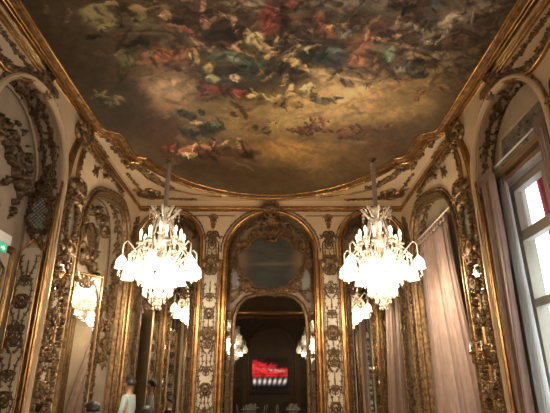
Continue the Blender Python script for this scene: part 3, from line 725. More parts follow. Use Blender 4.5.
# ================================================================ SIDE WALLS
def side_detail(F, sd, nm):
    """sd -1 left, +1 right"""
    # pier between the two bays
    loc = F(7.95, FL, 0); G = at(loc)(F)
    t = empty('carved_pier', 'carved gilded pier between the two arches of the %s wall, with cartouche and mirror' % nm, 'pier', loc)
    a0, a1 = 7.52, 8.32
    strip = smooth_path([(7.52, FL), (7.50, 1.6), (7.48, 2.5), (7.52, 3.3), (7.64, 3.95), (7.84, 4.35), (8.0, 4.52)], 5)
    mb = MB(); sweep(mb, G, strip, prof(.13, .07), smooth=True); sweep(mb, G, [(x - .1, y) for x, y in strip], prof(.04, .04), smooth=True); mb.build('gilded_strip', 'gold', t)
    mb = MB(); sweep(mb, G, [(8.28, FL), (8.28, 2.6)], prof(.10, .07), smooth=True); mb.build('gilded_strip', 'gold', t)
    mb = MB(); mp = [(7.72, FL + .3), (7.72, 1.85), (7.80, 2.05), (7.95, 2.12), (8.08, 2.05), (8.14, 1.85), (8.14, FL + .3)]
    poly_face(mb, G, [mp], .02); mb.build('mirror_glass', 'mirror', t)
    mb = MB(); cp = smooth_path([(7.93, 2.42), (7.78, 2.55), (7.74, 2.85), (7.80, 3.15), (7.93, 3.25), (8.06, 3.15), (8.12, 2.85), (8.08, 2.55), (7.93, 2.42)], 3)
    poly_face(mb, G, [cp[:-1]], .02); mb.build('grisaille_medallion', 'greygreen', t)
    mb = MB(); rocaille_mass(mb, G, inset(mp, .05), .15, .06, 40, 1.3); rocaille_mass(mb, push(G, .02), cp, .12, .06, 41, 1.4)
    garland(mb, push(G, .01), [(7.63, FL + .2), (7.62, 2.4), (7.66, 3.4)], .10, .05, 42); garland(mb, push(G, .01), [(8.2, FL + .2), (8.2, 2.5)], .10, .05, 43)
    crest(mb, push(G, .04), 7.93, 2.2, .42, PI / 2, .1); crest(mb, push(G, .04), 7.93, 3.3, .5, PI / 2, .14); crest(mb, push(G, .03), 7.93, 3.32, .4, -PI / 2, .08)
    for q in range(6): crest(mb, push(G, .03), 7.93 + (.06 if q % 2 else -.06), -1.1 + q * .55, .26, PI / 2 + (q % 2 - .5), .08)
    mb.build('rocaille_carving', 'oldgold', t)
    # spandrel over the far bay
    loc = F(8.6, 4.2, 0); G = at(loc)(F)
    t = empty('spandrel_panel', 'cream three-cornered spandrel edged with gilded leaves over the far arch of the %s wall' % nm, 'panel', loc)
    edge = smooth_path([(7.95, 3.25), (7.9, 3.8), (8.02, 4.28), (8.2, 4.42), (8.8, 4.44), (9.6, 4.44), (10.5, 4.42)], 4)
    low = smooth_path([(8.2, 2.6), (8.27, 3.1), (8.52, 3.63), (8.95, 3.97), (9.55, 4.14), (10.4, 4.28)], 4)
    mb = MB(); sweep(mb, G, edge, prof(.06, .05)); mb.build('moulding', 'gold', t)
    mb = MB(); garland(mb, G, inset(edge, -.09), .16, .05, 50); rocaille_mass(mb, G, [(8.9, 4.42), (9.3, 4.4), (9.7, 4.40)], .3, .07, 52)
    leaf(mb, G, 8.9, 4.3, -2.2, .4, .08, .04); acanthus(mb, G, 8.8, 4.2, -2.2, .3, .04, 3, 1.2); crest(mb, push(G, .03), 8.05, 4.42, .4, PI * .75, .08)
    mb.build('leaf_carving', 'oldgold', t)
    # arch band of the far bay
    loc = F(9.9, FL, 0)
    t, G = arch_frame(F, loc, BAY2, 'gilded arch moulding of the far bay on the %s wall' % nm, 60, r=.09, gold='oldgold')
    mb = MB(); sweep(mb, push(G, 0), inset(BAY2, .0), [(-.0, -.0), (-.10, -.01), (-.12, -.1)]); mb.build('inner_fillet', 'oldgold', t)
    # carved soffit of the far bay (a runs along the arch, b goes into the reveal)
    ln = [0]
    for p, q in zip(BAY2, BAY2[1:]): ln.append(ln[-1] + math.hypot(q[0] - p[0], q[1] - p[1]))
    xs_ = [p[0] for p in BAY2]; ys_ = [p[1] for p in BAY2]
    cx0, cy0 = 9.9, 2.4
    def soff(PTS, c0):
        L = [0]
        for p, q in zip(PTS, PTS[1:]): L.append(L[-1] + math.hypot(q[0] - p[0], q[1] - p[1]))
        X_ = [p[0] for p in PTS]; Y_ = [p[1] for p in PTS]
        def S(a, b, h=0):
            x = float(np.interp(a, L, X_)); y = float(np.interp(a, L, Y_)); dx, dy = c0[0] - x, c0[1] - y; l = math.hypot(dx, dy) or 1
            return G_(x + dx / l * h, y + dy / l * h, -b)
        return S, L[-1]
    G_ = G; S, L = soff(BAY2, (9.9, 2.6))
    mb = MB(); garland(mb, S, [(3.2, .25), (L - 2.6, .25)], .34, .05, 61)
    rocaille_mass(mb, S, [(L - 4.6, .25), (L - 2.2, .25)], .3, .05, 62)
    for b_ in (.06, .44): ribbon(mb, S, [(.5 + k * (L - 1) / 60, b_) for k in range(61)], [.018] * 61, .03)
    mb.build('soffit_carving', 'oldgold', t)
    # near bay: wide moulded band, carved crescent soffit
    loc = F(6.3, FL, 0)
    t, G = arch_frame(F, loc, BAY1, 'gilded arch moulding of the near bay on the %s wall' % nm, 70, r=.07, gold='cream')
    G_ = G; S, L = soff(BAY1, (6.3, 3.0))
    mb = MB(); garland(mb, S, [(3.6, .18), (L - 3.6, .18)], .3, .04, 71); garland(mb, S, [(3.9, .34), (L - 3.9, .34)], .2, .04, 72); scatter(mb, S, lambda a, b: True, (4.2, L - 4.2, .08, .42), 90, .16, .04, 73)
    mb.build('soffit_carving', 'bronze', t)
    mb = MB()
    for b_ in (.04, .455): ribbon(mb, S, [(.5 + k * (L - 1) / 60, b_) for k in range(61)], [.02] * 61, .03)
    mb.build('soffit_fillet', 'cream', t)
    # stepped corner moulding above the near bay
    loc = F(6.2, 4.5, 0); G = at(loc)(F)
    t = empty('panel_moulding', 'gold-edged stepped panel border with a scrolled corner above the near arch of the %s wall' % nm, 'moulding', loc)
    pth = smooth_path([(3.4, 4.0), (4.3, 4.42), (4.9, 4.50), (5.5, 4.50), (6.05, 4.50)], 3)
    brd = smooth_path([(3.6, 3.9), (4.4, 4.1), (5.1, 3.98), (5.5, 4.05), (5.9, 4.25), (6.3, 4.5)], 4)
    mb = MB(); sweep(mb, G, brd, prof(.075, .05), smooth=True); mb.build('moulding', 'gold', t)
    mb = MB(); garland(mb, G, inset(brd, .11), .17, .06, 81); garland(mb, G, [(3.0, 4.34), (6.0, 4.40)], .15, .06, 82)
    mb.build('leaf_carving', 'bronze', t)
    mb = MB(); sweep(mb, G, [(6.28, 4.52), (6.42, 4.6), (6.52, 4.5), (6.46, 4.38), (6.36, 4.42)], prof(.05, .06), smooth=True)
    scroll(mb, G, 6.28, 4.5, .3, .16, -1, 1.5, .03, .07); acanthus(mb, push(G, .03), 6.3, 4.5, 0.2, .4, .08, 5, 2.0); crest(mb, push(G, .02), 6.3, 4.5, .3, 2.4, .08)
    mb.build('corner_scroll', 'oldgold', t)
    # tip of the pier
    loc = F(8.0, 4.55, 0); G = at(loc)(F)
    t = empty('corner_carving', 'gilded scroll carving at the top of the pier on the %s wall' % nm, 'carving', loc)
    mb = MB(); crest(mb, push(G, .02), 7.95, 4.55, .5, PI / 2, .1); scroll(mb, G, 7.8, 4.5, 2.6, .16, 1, 1.4, .035, .08); garland(mb, G, [(8.0, 4.66), (8.5, 4.66), (9.2, 4.68)], .14, .05, 90); mb.build('carving', 'oldgold', t)
    # corner pier by the end wall
    loc = F(11.75, FL, 0); G = at(loc)(F)
    t = empty('corner_pier', 'narrow gilded corner pier with rocaille where the %s wall meets the end wall' % nm, 'pier', loc)
    mb = MB(); sweep(mb, G, [(11.62, FL), (11.62, 3.2)], prof(.10 if sd < 0 else .05, .06), smooth=True); sweep(mb, G, [(11.9, FL), (11.9, 4.3)], prof(.05, .06), smooth=True); mb.build('gilded_strip', 'gold' if sd < 0 else 'oldgold', t)
    mb = MB(); garland(mb, G, [(11.76, FL), (11.76, 4.2)], .18, .05, 95); rocaille_mass(mb, G, [(11.76, FL + .2), (11.76, 3.6)], .2, .06, 97) if sd > 0 else None; rocaille_mass(mb, G, [(11.5, 3.4), (11.7, 4.0)], .25, .06, 96); mb.build('carving', 'bronze', t)
side_detail(F_left, -1, 'left')
side_detail(F_right, 1, 'right')

# piers and arches of the plainer bays behind the camera (seen in the mirrors)
k = 0
for F, nm in ((F_left, 'left'), (F_right, 'right')):
    for (a0, a1), where in (((4.32, 5.06), 'beside the near arch'), ((.55, 1.45), 'behind the viewer'), ((-3.35, -2.35), 'toward the back wall'), ((-7.3, -6.25), 'next to the back wall')):
        pilaster(F, F((a0 + a1) / 2, FL, 0), a0, a1, 3.3, 'pale carved pilaster on the %s wall %s' % (nm, where), 1 + k % 3, full=True); k += 1
    for P, where in ((BAY0, 'beside the viewer'), (BAYM, 'behind the viewer'), (BAYN, 'near the back wall')):
        arch_frame(F, F((P[0][0] + P[-1][0]) / 2, FL, 0), P, 'gilded arch on the %s wall %s' % (nm, where), 7)

def jamb_panel(sd, y, nm, dr=1):
    F = lambda a, b, h=0: (sd * (W + a), y - dr * h, b + EYE)
    d = NICHE if sd < 0 else NR
    loc = F(d / 2, FL, 0); G = at(loc)(F)
    t = empty('jamb_panel', 'pale gold-edged arabesque panel in the reveal of %s wall' % nm, 'panel', loc)
    mb = MB(); box(mb, G, .14, d - .03, FL + .2, 2.15, 0, .02); mb.build('field', 'panel', t)
    mb = MB(); sweep(mb, G, [(.13, FL + .2), (.13, 2.1), ((.1 + d) / 2, 2.3), (d - .03, 2.1), (d - .03, FL + .2)], prof(.045, .035)); sweep(mb, G, [(.05, FL), (.05, 3.1)], prof(.05, .04)); mb.build('moulding', 'gold', t)
    mb = MB(); arabesque(mb, push(G, .02), (.13 + d) / 2, -1.2, 2.0, d - .18, .03, 1); garland(mb, G, [(.09, FL), (.09, 2.6)], .06, .03, 5); mb.build('arabesque', 'bronze', t)
    if sd < 0 and dr > 0:
        P = [(.14, 2.42), (.40, 2.42), (.47, 2.7), (.40, 3.08), (.16, 3.0), (.10, 2.7)]
        mb = MB(); poly_face(mb, G, [P], .02); mb.build('lattice_field', 'lattice', t)
        mb = MB()
        for q in range(-6, 14):
            for dd in (1, -1):
                lnp = [(.05 + kk * .02, 2.3 + q * .07 + dd * (kk - 11) * .02) for kk in range(23)]
                lnp = [p for p in lnp if inside_poly(p[0], p[1], P)]
                if len(lnp) > 1: ribbon(mb, push(G, .02), lnp, [.007] * len(lnp), .012)
        rocaille_mass(mb, G, P + [P[0]], .12, .08, 130); rocaille_mass(mb, G, [(.3, 3.1), (.25, 3.6), (.35, 3.9)], .22, .08, 131)
        mb.build('lattice_carving', 'bronze', t)
jamb_panel(-1, 7.46, 'the near arch beside the carved pier, left'); jamb_panel(1, 7.46, 'the near arch behind the bunched curtain, right')
for sd, nm in ((-1, 'left'), (1, 'right')):
    for y, wh in ((8.41, 'the far arch, side nearer the viewer,'), (5.14, 'the near arch, side nearer the viewer,'), (1.56, 'the arch beside the viewer,'), (-2.24, 'the arch behind the viewer,')):
        jamb_panel(sd, y, wh + ' ' + nm, -1)

# pale carved panels in the plainer bays of the left wall (seen in the end mirrors)
for P, where in ((BAY0, 'beside the viewer'), (BAYM, 'behind the viewer'), (BAYN, 'near the back wall')):
    F = push(F_left, -NICHE); c_ = (P[0][0] + P[-1][0]) / 2; loc = F(c_, FL, 0); G = at(loc)(F)
    t = empty('wainscot_panel', 'pale arabesque wall panels in the left arch %s' % where, 'panel', loc)
    for q in (-1, 0, 1):
        x = c_ + q * .82
        mb = MB(); box(mb, G, x - .34, x + .34, FL + .2, 2.9, 0, .02); fld = mb.build('field', 'panel', t)
        mb = MB(); sweep(mb, G, [(x - .36, FL + .2), (x - .36, 2.9), (x + .36, 2.9), (x + .36, FL + .2)], prof(.06, .05), True); mb.build('moulding', 'gold', fld)
        mb = MB(); arabesque(mb, push(G, .02), x, -1.2, 2.8, .5, .03, 2); mb.build('arabesque', 'bronze', fld)

# left wall, near bay: carved door, round relief and cartouche ------------
NL = push(F_left, -NICHE)
loc = F_left(6.35, FL, -NICHE); G = at(loc)(NL)
t = empty('carved_door', 'pale painted double door with gilded arabesque panels in the near left arch', 'door', loc)
for (a0, a1) in ((5.55, 6.32), (6.38, 7.1)):
    mb = MB(); box(mb, G, a0, a1, FL, 1.95, 0, .05); leafo = mb.build('door_leaf', 'panel', t)
    mb = MB(); sweep(mb, push(G, .05), [(a0 + .09, -1.4), (a1 - .09, -1.4), (a1 - .09, 1.7), ((a0 + a1) / 2, 1.86), (a0 + .09, 1.7)], prof(.05, .03), True); mb.build('panel_moulding', 'oldgold', leafo)
    mb = MB(); arabesque(mb, push(G, .05), (a0 + a1) / 2, -1.3, 1.7, .5, .03, 2); mb.build('arabesque', 'bronze', leafo)
mb = MB(); sweep(mb, G, [(5.45, FL), (5.45, 2.02), (7.2, 2.02), (7.2, FL)], prof(.14, .08)); mb.build('door_frame', 'gold', t)
loc = F_left(5.9, 2.9, -NICHE); G = at(loc)(NL)
t = empty('round_relief', 'round moulded relief with leaf carving above the door on the left', 'relief', loc)
mb = MB()
for r_ in (.42, .34, .2): sweep(mb, G, [(5.9 + r_ * math.cos(q * PI / 16), 2.95 + r_ * math.sin(q * PI / 16)) for q in range(32)], prof(.05, .05), True)
mb.build('ring_moulding', 'stone', t)
mb = MB(); rocaille_mass(mb, G, [(5.3, 3.5), (5.9, 3.62), (6.4, 3.5), (6.8, 3.3), (7.1, 2.9)], .42, .16, 103); rocaille_mass(mb, push(G, .02), [(5.3, 2.4), (6.0, 2.35), (6.5, 2.5)], .25, .1, 104); crest(mb, G, 5.9, 2.9, .4, PI / 2, .1)
scatter(mb, G, lambda a, b: (a - 6.3) ** 2 / 1.0 + (b - 3.1) ** 2 / 1.2 < 1, (5.3, 7.3, 2.2, 4.1), 60, .25, .08, 105)
mb.build('leaf_carving', 'bronze', t)

# left wall, far bay: big mirror under heavy rocaille --------------------
loc = F_left(9.9, FL, -.4); G = at(loc)(push(F_left, -NICHE))
t = empty('wall_mirror', 'narrow flat mirror under heavy dark rocaille carving in the far arch of the left wall', 'mirror', loc)
mp = [(10.25, -1.1), (10.25, 1.6), (10.35, 1.95), (10.65, 2.12), (10.95, 1.95), (11.1, 1.6), (11.1, -1.1)]
mb = MB(); poly_face(mb, G, [mp], .03); mb.build('glass', 'mirror', t)
mb = MB(); sweep(mb, G, mp, prof(.07, .07), True); mb.build('frame', 'gold', t)
mb = MB(); rocaille_mass(mb, push(G, .02), inset(mp, .10), .22, .1, 110, 1.3); rocaille_mass(mb, push(G, .04), [(8.7, 2.2), (9.3, 2.5), (9.9, 2.7), (10.5, 2.5), (11.1, 2.2)], .5, .14, 111)
rocaille_mass(mb, push(G, .04), [(9.0, 3.0), (9.5, 3.6), (10.2, 3.8), (10.9, 3.5)], .4, .12, 112); crest(mb, push(G, .05), 9.9, 2.9, .9, PI / 2, .18)
for a in (8.7, 10.12): garland(mb, push(G, .03), [(a, -1.1), (a + .04, 0), (a, 1.2), (a, 2.2)], .16, .06, 114)
mb.build('rocaille_carving', 'bronze', t)
mb = MB(); poly_face(mb, G, [[(9.3, 2.75), (9.1, 3.1), (9.3, 3.4), (9.9, 3.55), (10.3, 3.3), (10.2, 2.9), (9.8, 2.7)]], .04); mb.build('grey_shell_panel', 'lattice', t)

# mirrored door leaf standing ajar in the same bay
loc = (-3.97, 9.3, 0); ux, uy = math.cos(math.radians(52)), math.sin(math.radians(52))
t = empty('mirrored_door', 'gilt-framed mirrored door leaf standing ajar and reflecting a chandelier and a curtain, far left arch', 'door', loc)
G = lambda a, b, h=0: (ux * a + uy * h, uy * a - ux * h, b + EYE)
LW = .80
mb = MB(); box(mb, G, 0, LW, FL + .02, 2.25, -.03, .0); mb.build('leaf_panel', 'panel', t)
mb = MB(); poly_face(mb, G, [[(.07, -1.0), (.07, 1.75), (.16, 2.0), (LW / 2, 2.1), (LW - .16, 2.0), (LW - .07, 1.75), (LW - .07, -1.0)]], .006); mb.build('mirror_glass', 'mirror', t)
mb = MB(); sweep(mb, G, [(.03, FL + .04), (.03, 2.22), (LW - .03, 2.22), (LW - .03, FL + .04)], prof(.06, .04), True); mb.build('frame', 'gold', t)
mb = MB(); garland(mb, G, [(.08, -1.0), (.08, 1.75), (.18, 2.02), (LW / 2, 2.13), (LW - .18, 2.02), (LW - .08, 1.75), (LW - .08, -1.0)], .12, .04, 140); crest(mb, G, LW / 2, 2.1, .3, -PI / 2, .05); mb.build('carving', 'bronze', t)
mb = MB(); box(mb, G, LW - .08, LW - .05, -.65, -.5, .0, .05); mb.build('handle', 'gold', t)

# ================================================================ RIGHT WALL: curtains, rails, reliefs
def curtain(label, a0t, a1t, a0b, a1b, btop, h0, folds, amp, m='curtain', F=F_right, bbot=FL + .03, seed=0, group=None, head=True, rows=26, gather=1.0):
    t = empty('curtain', label, 'curtain', F((a0b + a1b) / 2, FL, h0), group); G = at(tuple(t.location))(F)
    R = random.Random(seed); n = folds * 10; ph = [R.uniform(-.5, .5) for _ in range(folds + 2)]; am = [R.uniform(.6, 1.3) for _ in range(folds + 2)]
    v = []
    for j in range(rows + 1):
        s = j / rows; b = btop + (bbot - btop) * s
        for i in range(n + 1):
            u = i / n; k = int(u * folds); ease = .5 - .5 * math.cos(PI * min(1, s * 1.0))
            a = (a0t + (a1t - a0t) * u) * (1 - ease) + (a0b + (a1b - a0b) * u) * ease
            A_ = amp * am[k] * (.75 + .5 * s)
            x = u * folds * 2 * PI + ph[k] * .6 * math.sin(s * 3)
            v.append(G(a + .02 * math.sin(x * 2 + s), b, h0 + A_ * math.sin(x) + .3 * amp * math.sin(x * 2.3 + s * 2 + seed)))
    f = [(j * (n + 1) + i, j * (n + 1) + i + 1, (j + 1) * (n + 1) + i + 1, (j + 1) * (n + 1) + i) for j in range(rows) for i in range(n)]
    mb = MB(); mb.add(v, f, True); o = mb.build('drape', m, t)
    md = o.modifiers.new('thickness', 'SOLIDIFY'); md.thickness = .012
    if head:
        v = []; n2 = folds * 16
        for j in range(4):
            for i in range(n2 + 1):
                u = i / n2; a = a0t + (a1t - a0t) * u; x = u * folds * 2.2 * 2 * PI
                v.append(G(a, btop + .09 - j * .06, h0 + .02 + amp * .55 * math.sin(x + .3 * j) * (1.1 if j in (0, 3) else .6)))
        mb = MB(); mb.add(v, [(j * (n2 + 1) + i, j * (n2 + 1) + i + 1, (j + 1) * (n2 + 1) + i + 1, (j + 1) * (n2 + 1) + i) for j in range(3) for i in range(n2)], True)
        o = mb.build('gathered_heading', m, t); md = o.modifiers.new('thickness', 'SOLIDIFY'); md.thickness = .012
    return t
curtain('wide mauve silk curtain hanging in the far right arch', 9.25, 11.25, 8.5, 11.3, 3.40, -.13, 10, .055, seed=2)
curtain('tall mauve curtain bunched against the pier beside the bright near right window', 6.93, 7.44, 7.10, 7.45, 3.27, -.07, 6, .045, seed=4)
curtain('mauve curtain bunched on the near side of the bright near right window', 5.2, 5.6, 5.2, 5.6, 3.27, -.07, 6, .045, seed=5)
curtain('sheer white curtain catching daylight beside the near right window', 6.9, 7.14, 6.84, 7.2, 3.2, -.24, 5, .025, m='sheer', seed=6, head=False)
for P, where in ((BAY0, 'beside the viewer'), (BAYM, 'behind the viewer'), (BAYN, 'near the back wall')):
    x0, x1 = P[0][0], P[-1][0]
    curtain('mauve curtain on the far side of the right window %s' % where, x1 - .85, x1 - .08, x1 - .9, x1 - .08, 3.2, -.12, 7, .05, seed=7, head=False)
    curtain('mauve curtain on the near side of the right window %s' % where, x0 + .08, x0 + .85, x0 + .08, x0 + .9, 3.2, -.12, 7, .05, seed=8, head=False)
for (a0, a1, lab) in ((5.16, 7.44, 'thin white curtain rail across the near right window'), (8.45, 11.35, 'thin pale curtain rail across the far right arch')):
    rz_ = 3.34 if a0 < 7 else 3.46; loc = F_right((a0 + a1) / 2, rz_, -.1); G = at(loc)(F_right)
    t = empty('curtain_rail', lab, 'curtain rail', loc)
    mb = MB(); tube(mb, [G(a0, rz_, -.1), G(a1, rz_, -.1)], .016, 8); mb.build('rod', 'white', t)
    mb = MB()
    for a in (a0 + .1, a1 - .1): box(mb, G, a - .01, a + .01, rz_ - .02, rz_ + .02, -NR, -.1)
    mb.build('bracket', 'bronze', t)
# timber pelmet beams over the near window and the painted relief above them
loc = F_right(6.3, 3.2, -NR); G = at(loc)(F_right)
t = empty('window_cornice', 'stepped ochre wooden cornice between the near right window and its relief', 'cornice', loc)
mb = MB()
for (b0, b1, h1) in ((3.08, 3.15, -.22), (3.15, 3.20, -.27), (3.20, 3.28, -.17), (3.28, 3.31, -.24)): box(mb, G, 5.2, 7.44, b0, b1, -NR, h1)
mb.build('beam', 'beam', t)
loc = F_right(6.3, 3.7, -NR); G = at(loc)(push(F_right, -NR))
t = empty('relief_panel', 'long framed grey relief panel above the near right window', 'relief', loc)
mb = MB(); sweep(mb, G, [(5.5, 3.48), (7.1, 3.48), (7.0, 3.88), (5.6, 3.88)], prof(.05, .04), True); mb.build('frame', 'stone', t)
mb = MB(); box(mb, G, 5.55, 7.05, 3.48, 3.86, 0, .012); mb.build('field', 'greygreen', t)
mb = MB(); garland(mb, push(G, .012), [(5.65, 3.62), (6.2, 3.7), (6.95, 3.62)], .26, .04, 120); crest(mb, push(G, .012), 6.3, 3.6, .34, PI / 2, .05); mb.build('relief_figures', 'greygreen', t)

# crimson banner hanging outside the near window
for a0, a1, lab in ((6.2, 6.98, 'crimson cloth banner hanging outside the bright near right window'), (3.0, 3.7, 'crimson cloth banner hanging outside the window beside the viewer')):
    loc = F_right((a0 + a1) / 2, 3.0, -.75); G = at(loc)(F_right)
    t = empty('banner', lab, 'banner', loc)
    v = []; nn_ = 24
    for j in range(9):
        for i in range(nn_ + 1):
            u = i / nn_; v.append(G(a0 + (a1 - a0) * u, 3.55 - j * .2, -.75 + .03 * math.sin(u * 9 + j * .3)))
    mb = MB(); mb.add(v, [(j * (nn_ + 1) + i, j * (nn_ + 1) + i + 1, (j + 1) * (nn_ + 1) + i + 1, (j + 1) * (nn_ + 1) + i) for j in range(8) for i in range(nn_)], True)
    o = mb.build('cloth', 'red', t); o.modifiers.new('thickness', 'SOLIDIFY').thickness = .01
    mb = MB(); tube(mb, [G(a0 - .06, 3.55, -.75), G(a1 + .06, 3.55, -.75)], .02, 8); mb.build('pole', 'bronze', t)

# ================================================================ CHANDELIERS
def chandelier(x, y, label):
    top = 3.62          # height of the crown above eye level
    loc = (x, y, CE + EYE)
    t = empty('chandelier', label, 'chandelier', loc, 'crystal chandeliers')
    def Z(z): return z - CE
    def pol(r, a, z): return (r * math.cos(a), r * math.sin(a), Z(z))
    mb = MB(); lathe(mb, (0, 0, 0), [(.0, 0), (.10, -.0), (.09, -.03), (.03, -.06), (.02, -.09), (0, -.09)], 12); mb.build('ceiling_rose', 'oldgold', t)
    mb = MB(); lathe(mb, (0, 0, 0), [(.02, -.08)] + [(.045 + .012 * (i % 2), -.1 - i * .045) for i in range(23)] + [(.02, Z(top + .02))], 10); mb.build('rod_sleeve', 'sleeve', t)
    # stem: stacked glass balusters
    st = [(.0, 3.66), (.05, 3.66), (.12, 3.6), (.05, 3.54), (.03, 3.45), (.08, 3.36), (.10, 3.3), (.04, 3.22), (.03, 3.1), (.07, 3.0), (.13, 2.9), (.05, 2.82), (.04, 2.7), (.09, 2.62), (.18, 2.52), (.2, 2.45), (.08, 2.38), (.05, 2.2), (.1, 2.08), (.24, 2.0), (.26, 1.96), (.1, 1.9), (.06, 1.84), (.13, 1.78), (.15, 1.75), (.07, 1.7), (.04, 1.64), (.07, 1.6), (.05, 1.55), (0, 1.5)]
    mb = MB(); lathe(mb, (0, 0, 0), [(r, Z(z)) for r, z in st], 12); mb.build('stem', 'crystal', t)
    # crown of curled arms
    mb = MB()
    for k in range(8):
        a = 2 * PI * k / 8
        pts = [pol(.04 + .2 * math.sin(q * PI / 9) + .02 * q, a, 3.34 + .26 * math.sin(q * PI / 12) ** 1.0 - (.10 if q > 8 else 0) * (q - 8) * .4) for q in range(11)]
        tube(mb, pts, .016, 5)
        tube(mb, [pol(.2, a, 3.56), pol(.26, a, 3.64), pol(.3, a, 3.58), pol(.27, a, 3.53)], .012, 5)
    mb.build('crown', 'crystal', t)
    # upper tier: candle arms
    for k in range(8):
        a = 2 * PI * (k + .5) / 8
        mb = MB(); tube(mb, [pol(.06, a, 2.68), pol(.2, a, 2.52), pol(.36, a, 2.52), pol(.44, a, 2.68), pol(.44, a, 2.78)], .014, 5)
        lathe(mb, pol(.44, a, 2.76), [(.01, 0), (.075, .02), (.085, .05), (.03, .03), (.025, .12)], 8)
        arm = mb.build('candle_arm', 'crystal', t)
        mb = MB(); lathe(mb, pol(.44, a, 2.86), [(.02, 0), (.02, .10), (.03, .13), (.034, .17), (.02, .215), (0, .25)], 8); mb.build('candle_bulb', 'flame', arm)
    for k in range(4):
        a = 2 * PI * k / 4
        mb = MB(); tube(mb, [pol(.05, a, 2.9), pol(.14, a, 2.8), pol(.24, a, 2.86), pol(.26, a, 2.98)], .013, 5)
        lathe(mb, pol(.26, a, 2.96), [(.01, 0), (.06, .02), (.07, .045), (.02, .03)], 8)
        arm = mb.build('candle_arm', 'crystal', t)
        mb = MB(); lathe(mb, pol(.26, a, 3.0), [(.02, 0), (.02, .10), (.03, .13), (.034, .17), (.02, .215), (0, .25)], 8); mb.build('candle_bulb', 'flame', arm)
    # lower tier: arched arms with hanging tulip shades in two rings
    shade = [(.02, .03), (.045, -.0), (.09, -.05), (.115, -.12), (.11, -.18), (.13, -.23), (.115, -.22), (.09, -.17), (.03, -.15), (.0, -.15)]
    for k in range(12):
        a = 2 * PI * k / 12; r = .77 if k % 2 else .64; z = 2.46 if k % 2 else 2.32
        mb = MB(); tube(mb, [pol(.08, a, 2.4), pol(r * .4, a, 2.34), pol(r * .72, a, z + .2), pol(r * .9, a, z + .34), pol(r, a, z + .26), pol(r, a, z + .02)], .016, 5)
        arm = mb.build('lamp_arm', 'crystal', t)
        mb = MB(); lathe(mb, pol(r, a, z), shade, 10); mb.build('glass_shade', 'shade', arm)
    for k in range(8):
        a = 2 * PI * (k + .5) / 8; r = .38; z = 2.30
        mb = MB(); tube(mb, [pol(.08, a, 2.3), pol(.2, a, 2.32), pol(r, a, 2.34), pol(r, a, z)], .014, 5)
        arm = mb.build('lamp_arm', 'crystal', t)
        mb = MB(); lathe(mb, pol(r, a, z), [(q * .8, w * .8) for q, w in shade], 10); mb.build('glass_shade', 'shade', arm)
    # hanging drops
    R = random.Random(4); mb = MB()
    def drop(x_, y_, z_, s):
        mb.add([(x_, y_, z_), (x_ + s * .35, y_, z_ - s * .6), (x_, y_ + s * .35, z_ - s * .6), (x_ - s * .35, y_, z_ - s * .6), (x_, y_ - s * .35, z_ - s * .6), (x_, y_, z_ - s * 1.5)],
               [(0, 2, 1), (0, 3, 2), (0, 4, 3), (0, 1, 4), (5, 1, 2), (5, 2, 3), (5, 3, 4), (5, 4, 1)])
    for (r, z, n_, s, ln_) in ((.30, 3.54, 8, .05, 3), (.13, 3.34, 8, .05, 2), (.2, 3.0, 10, .05, 2), (.44, 2.86, 16, .05, 3), (.3, 2.7, 12, .05, 4), (.62, 2.55, 18, .05, 3), (.8, 2.2, 24, .05, 1), (.5, 2.3, 18, .05, 3), (.28, 2.05, 18, .06, 4), (.24, 1.95, 14, .06, 3), (.15, 1.75, 12, .05, 2), (.08, 1.62, 8, .045, 2), (.40, 2.1, 16, .05, 2)):
        for k in range(n_):
            a = 2 * PI * k / n_ + r
            for q in range(ln_): p = pol(r, a, z - q * .07); drop(p[0], p[1], p[2], s)
    o = mb.build('crystal_drops', 'crystal', t); o['kind'] = 'stuff'
    # bead swags from crown to arms
    mb = MB()
    for k in range(12):
        a = 2 * PI * k / 12
        tube(mb, [pol(.16 + (.5) * (q / 8) , a, 3.4 - .9 * (q / 8) ** .6) for q in range(9)], [.010 + .006 * (q % 2) for q in range(9)], 4)
    mb.build('bead_swags', 'crystal', t)
    # the light of the lamps
    for k in range(4):
        a = PI / 4 + PI / 2 * k
        ld = bpy.data.lights.new('lamp_light', 'POINT'); ld.energy = CHAND_W; ld.color = LAMP_COL; ld.shadow_soft_size = .10
        lo = bpy.data.objects.new('lamp_light', ld); C.objects.link(lo); lo.parent = t; lo.location = pol(.52, a, 2.04)
    return t
ch = chandelier(-2.22, 9.5, 'blazing crystal chandelier hanging before the left arch of the end wall')
for (x, y, lab) in ((2.24, 9.5, 'blazing crystal chandelier hanging beside the mauve curtain on the right'), (-2.22, -5.0, 'rear left crystal chandelier seen in the central mirror'), (2.24, -5.0, 'rear right crystal chandelier seen in the central mirror'),
                    (-2.22, 0.6, 'middle left crystal chandelier glimpsed in the mirror strip left of the dark mirror'), (2.24, 0.6, 'middle right crystal chandelier glimpsed in the mirror strip right of the dark mirror')):
    c = copy_tree(ch); c.location = (x, y, CE + EYE); c['label'] = lab

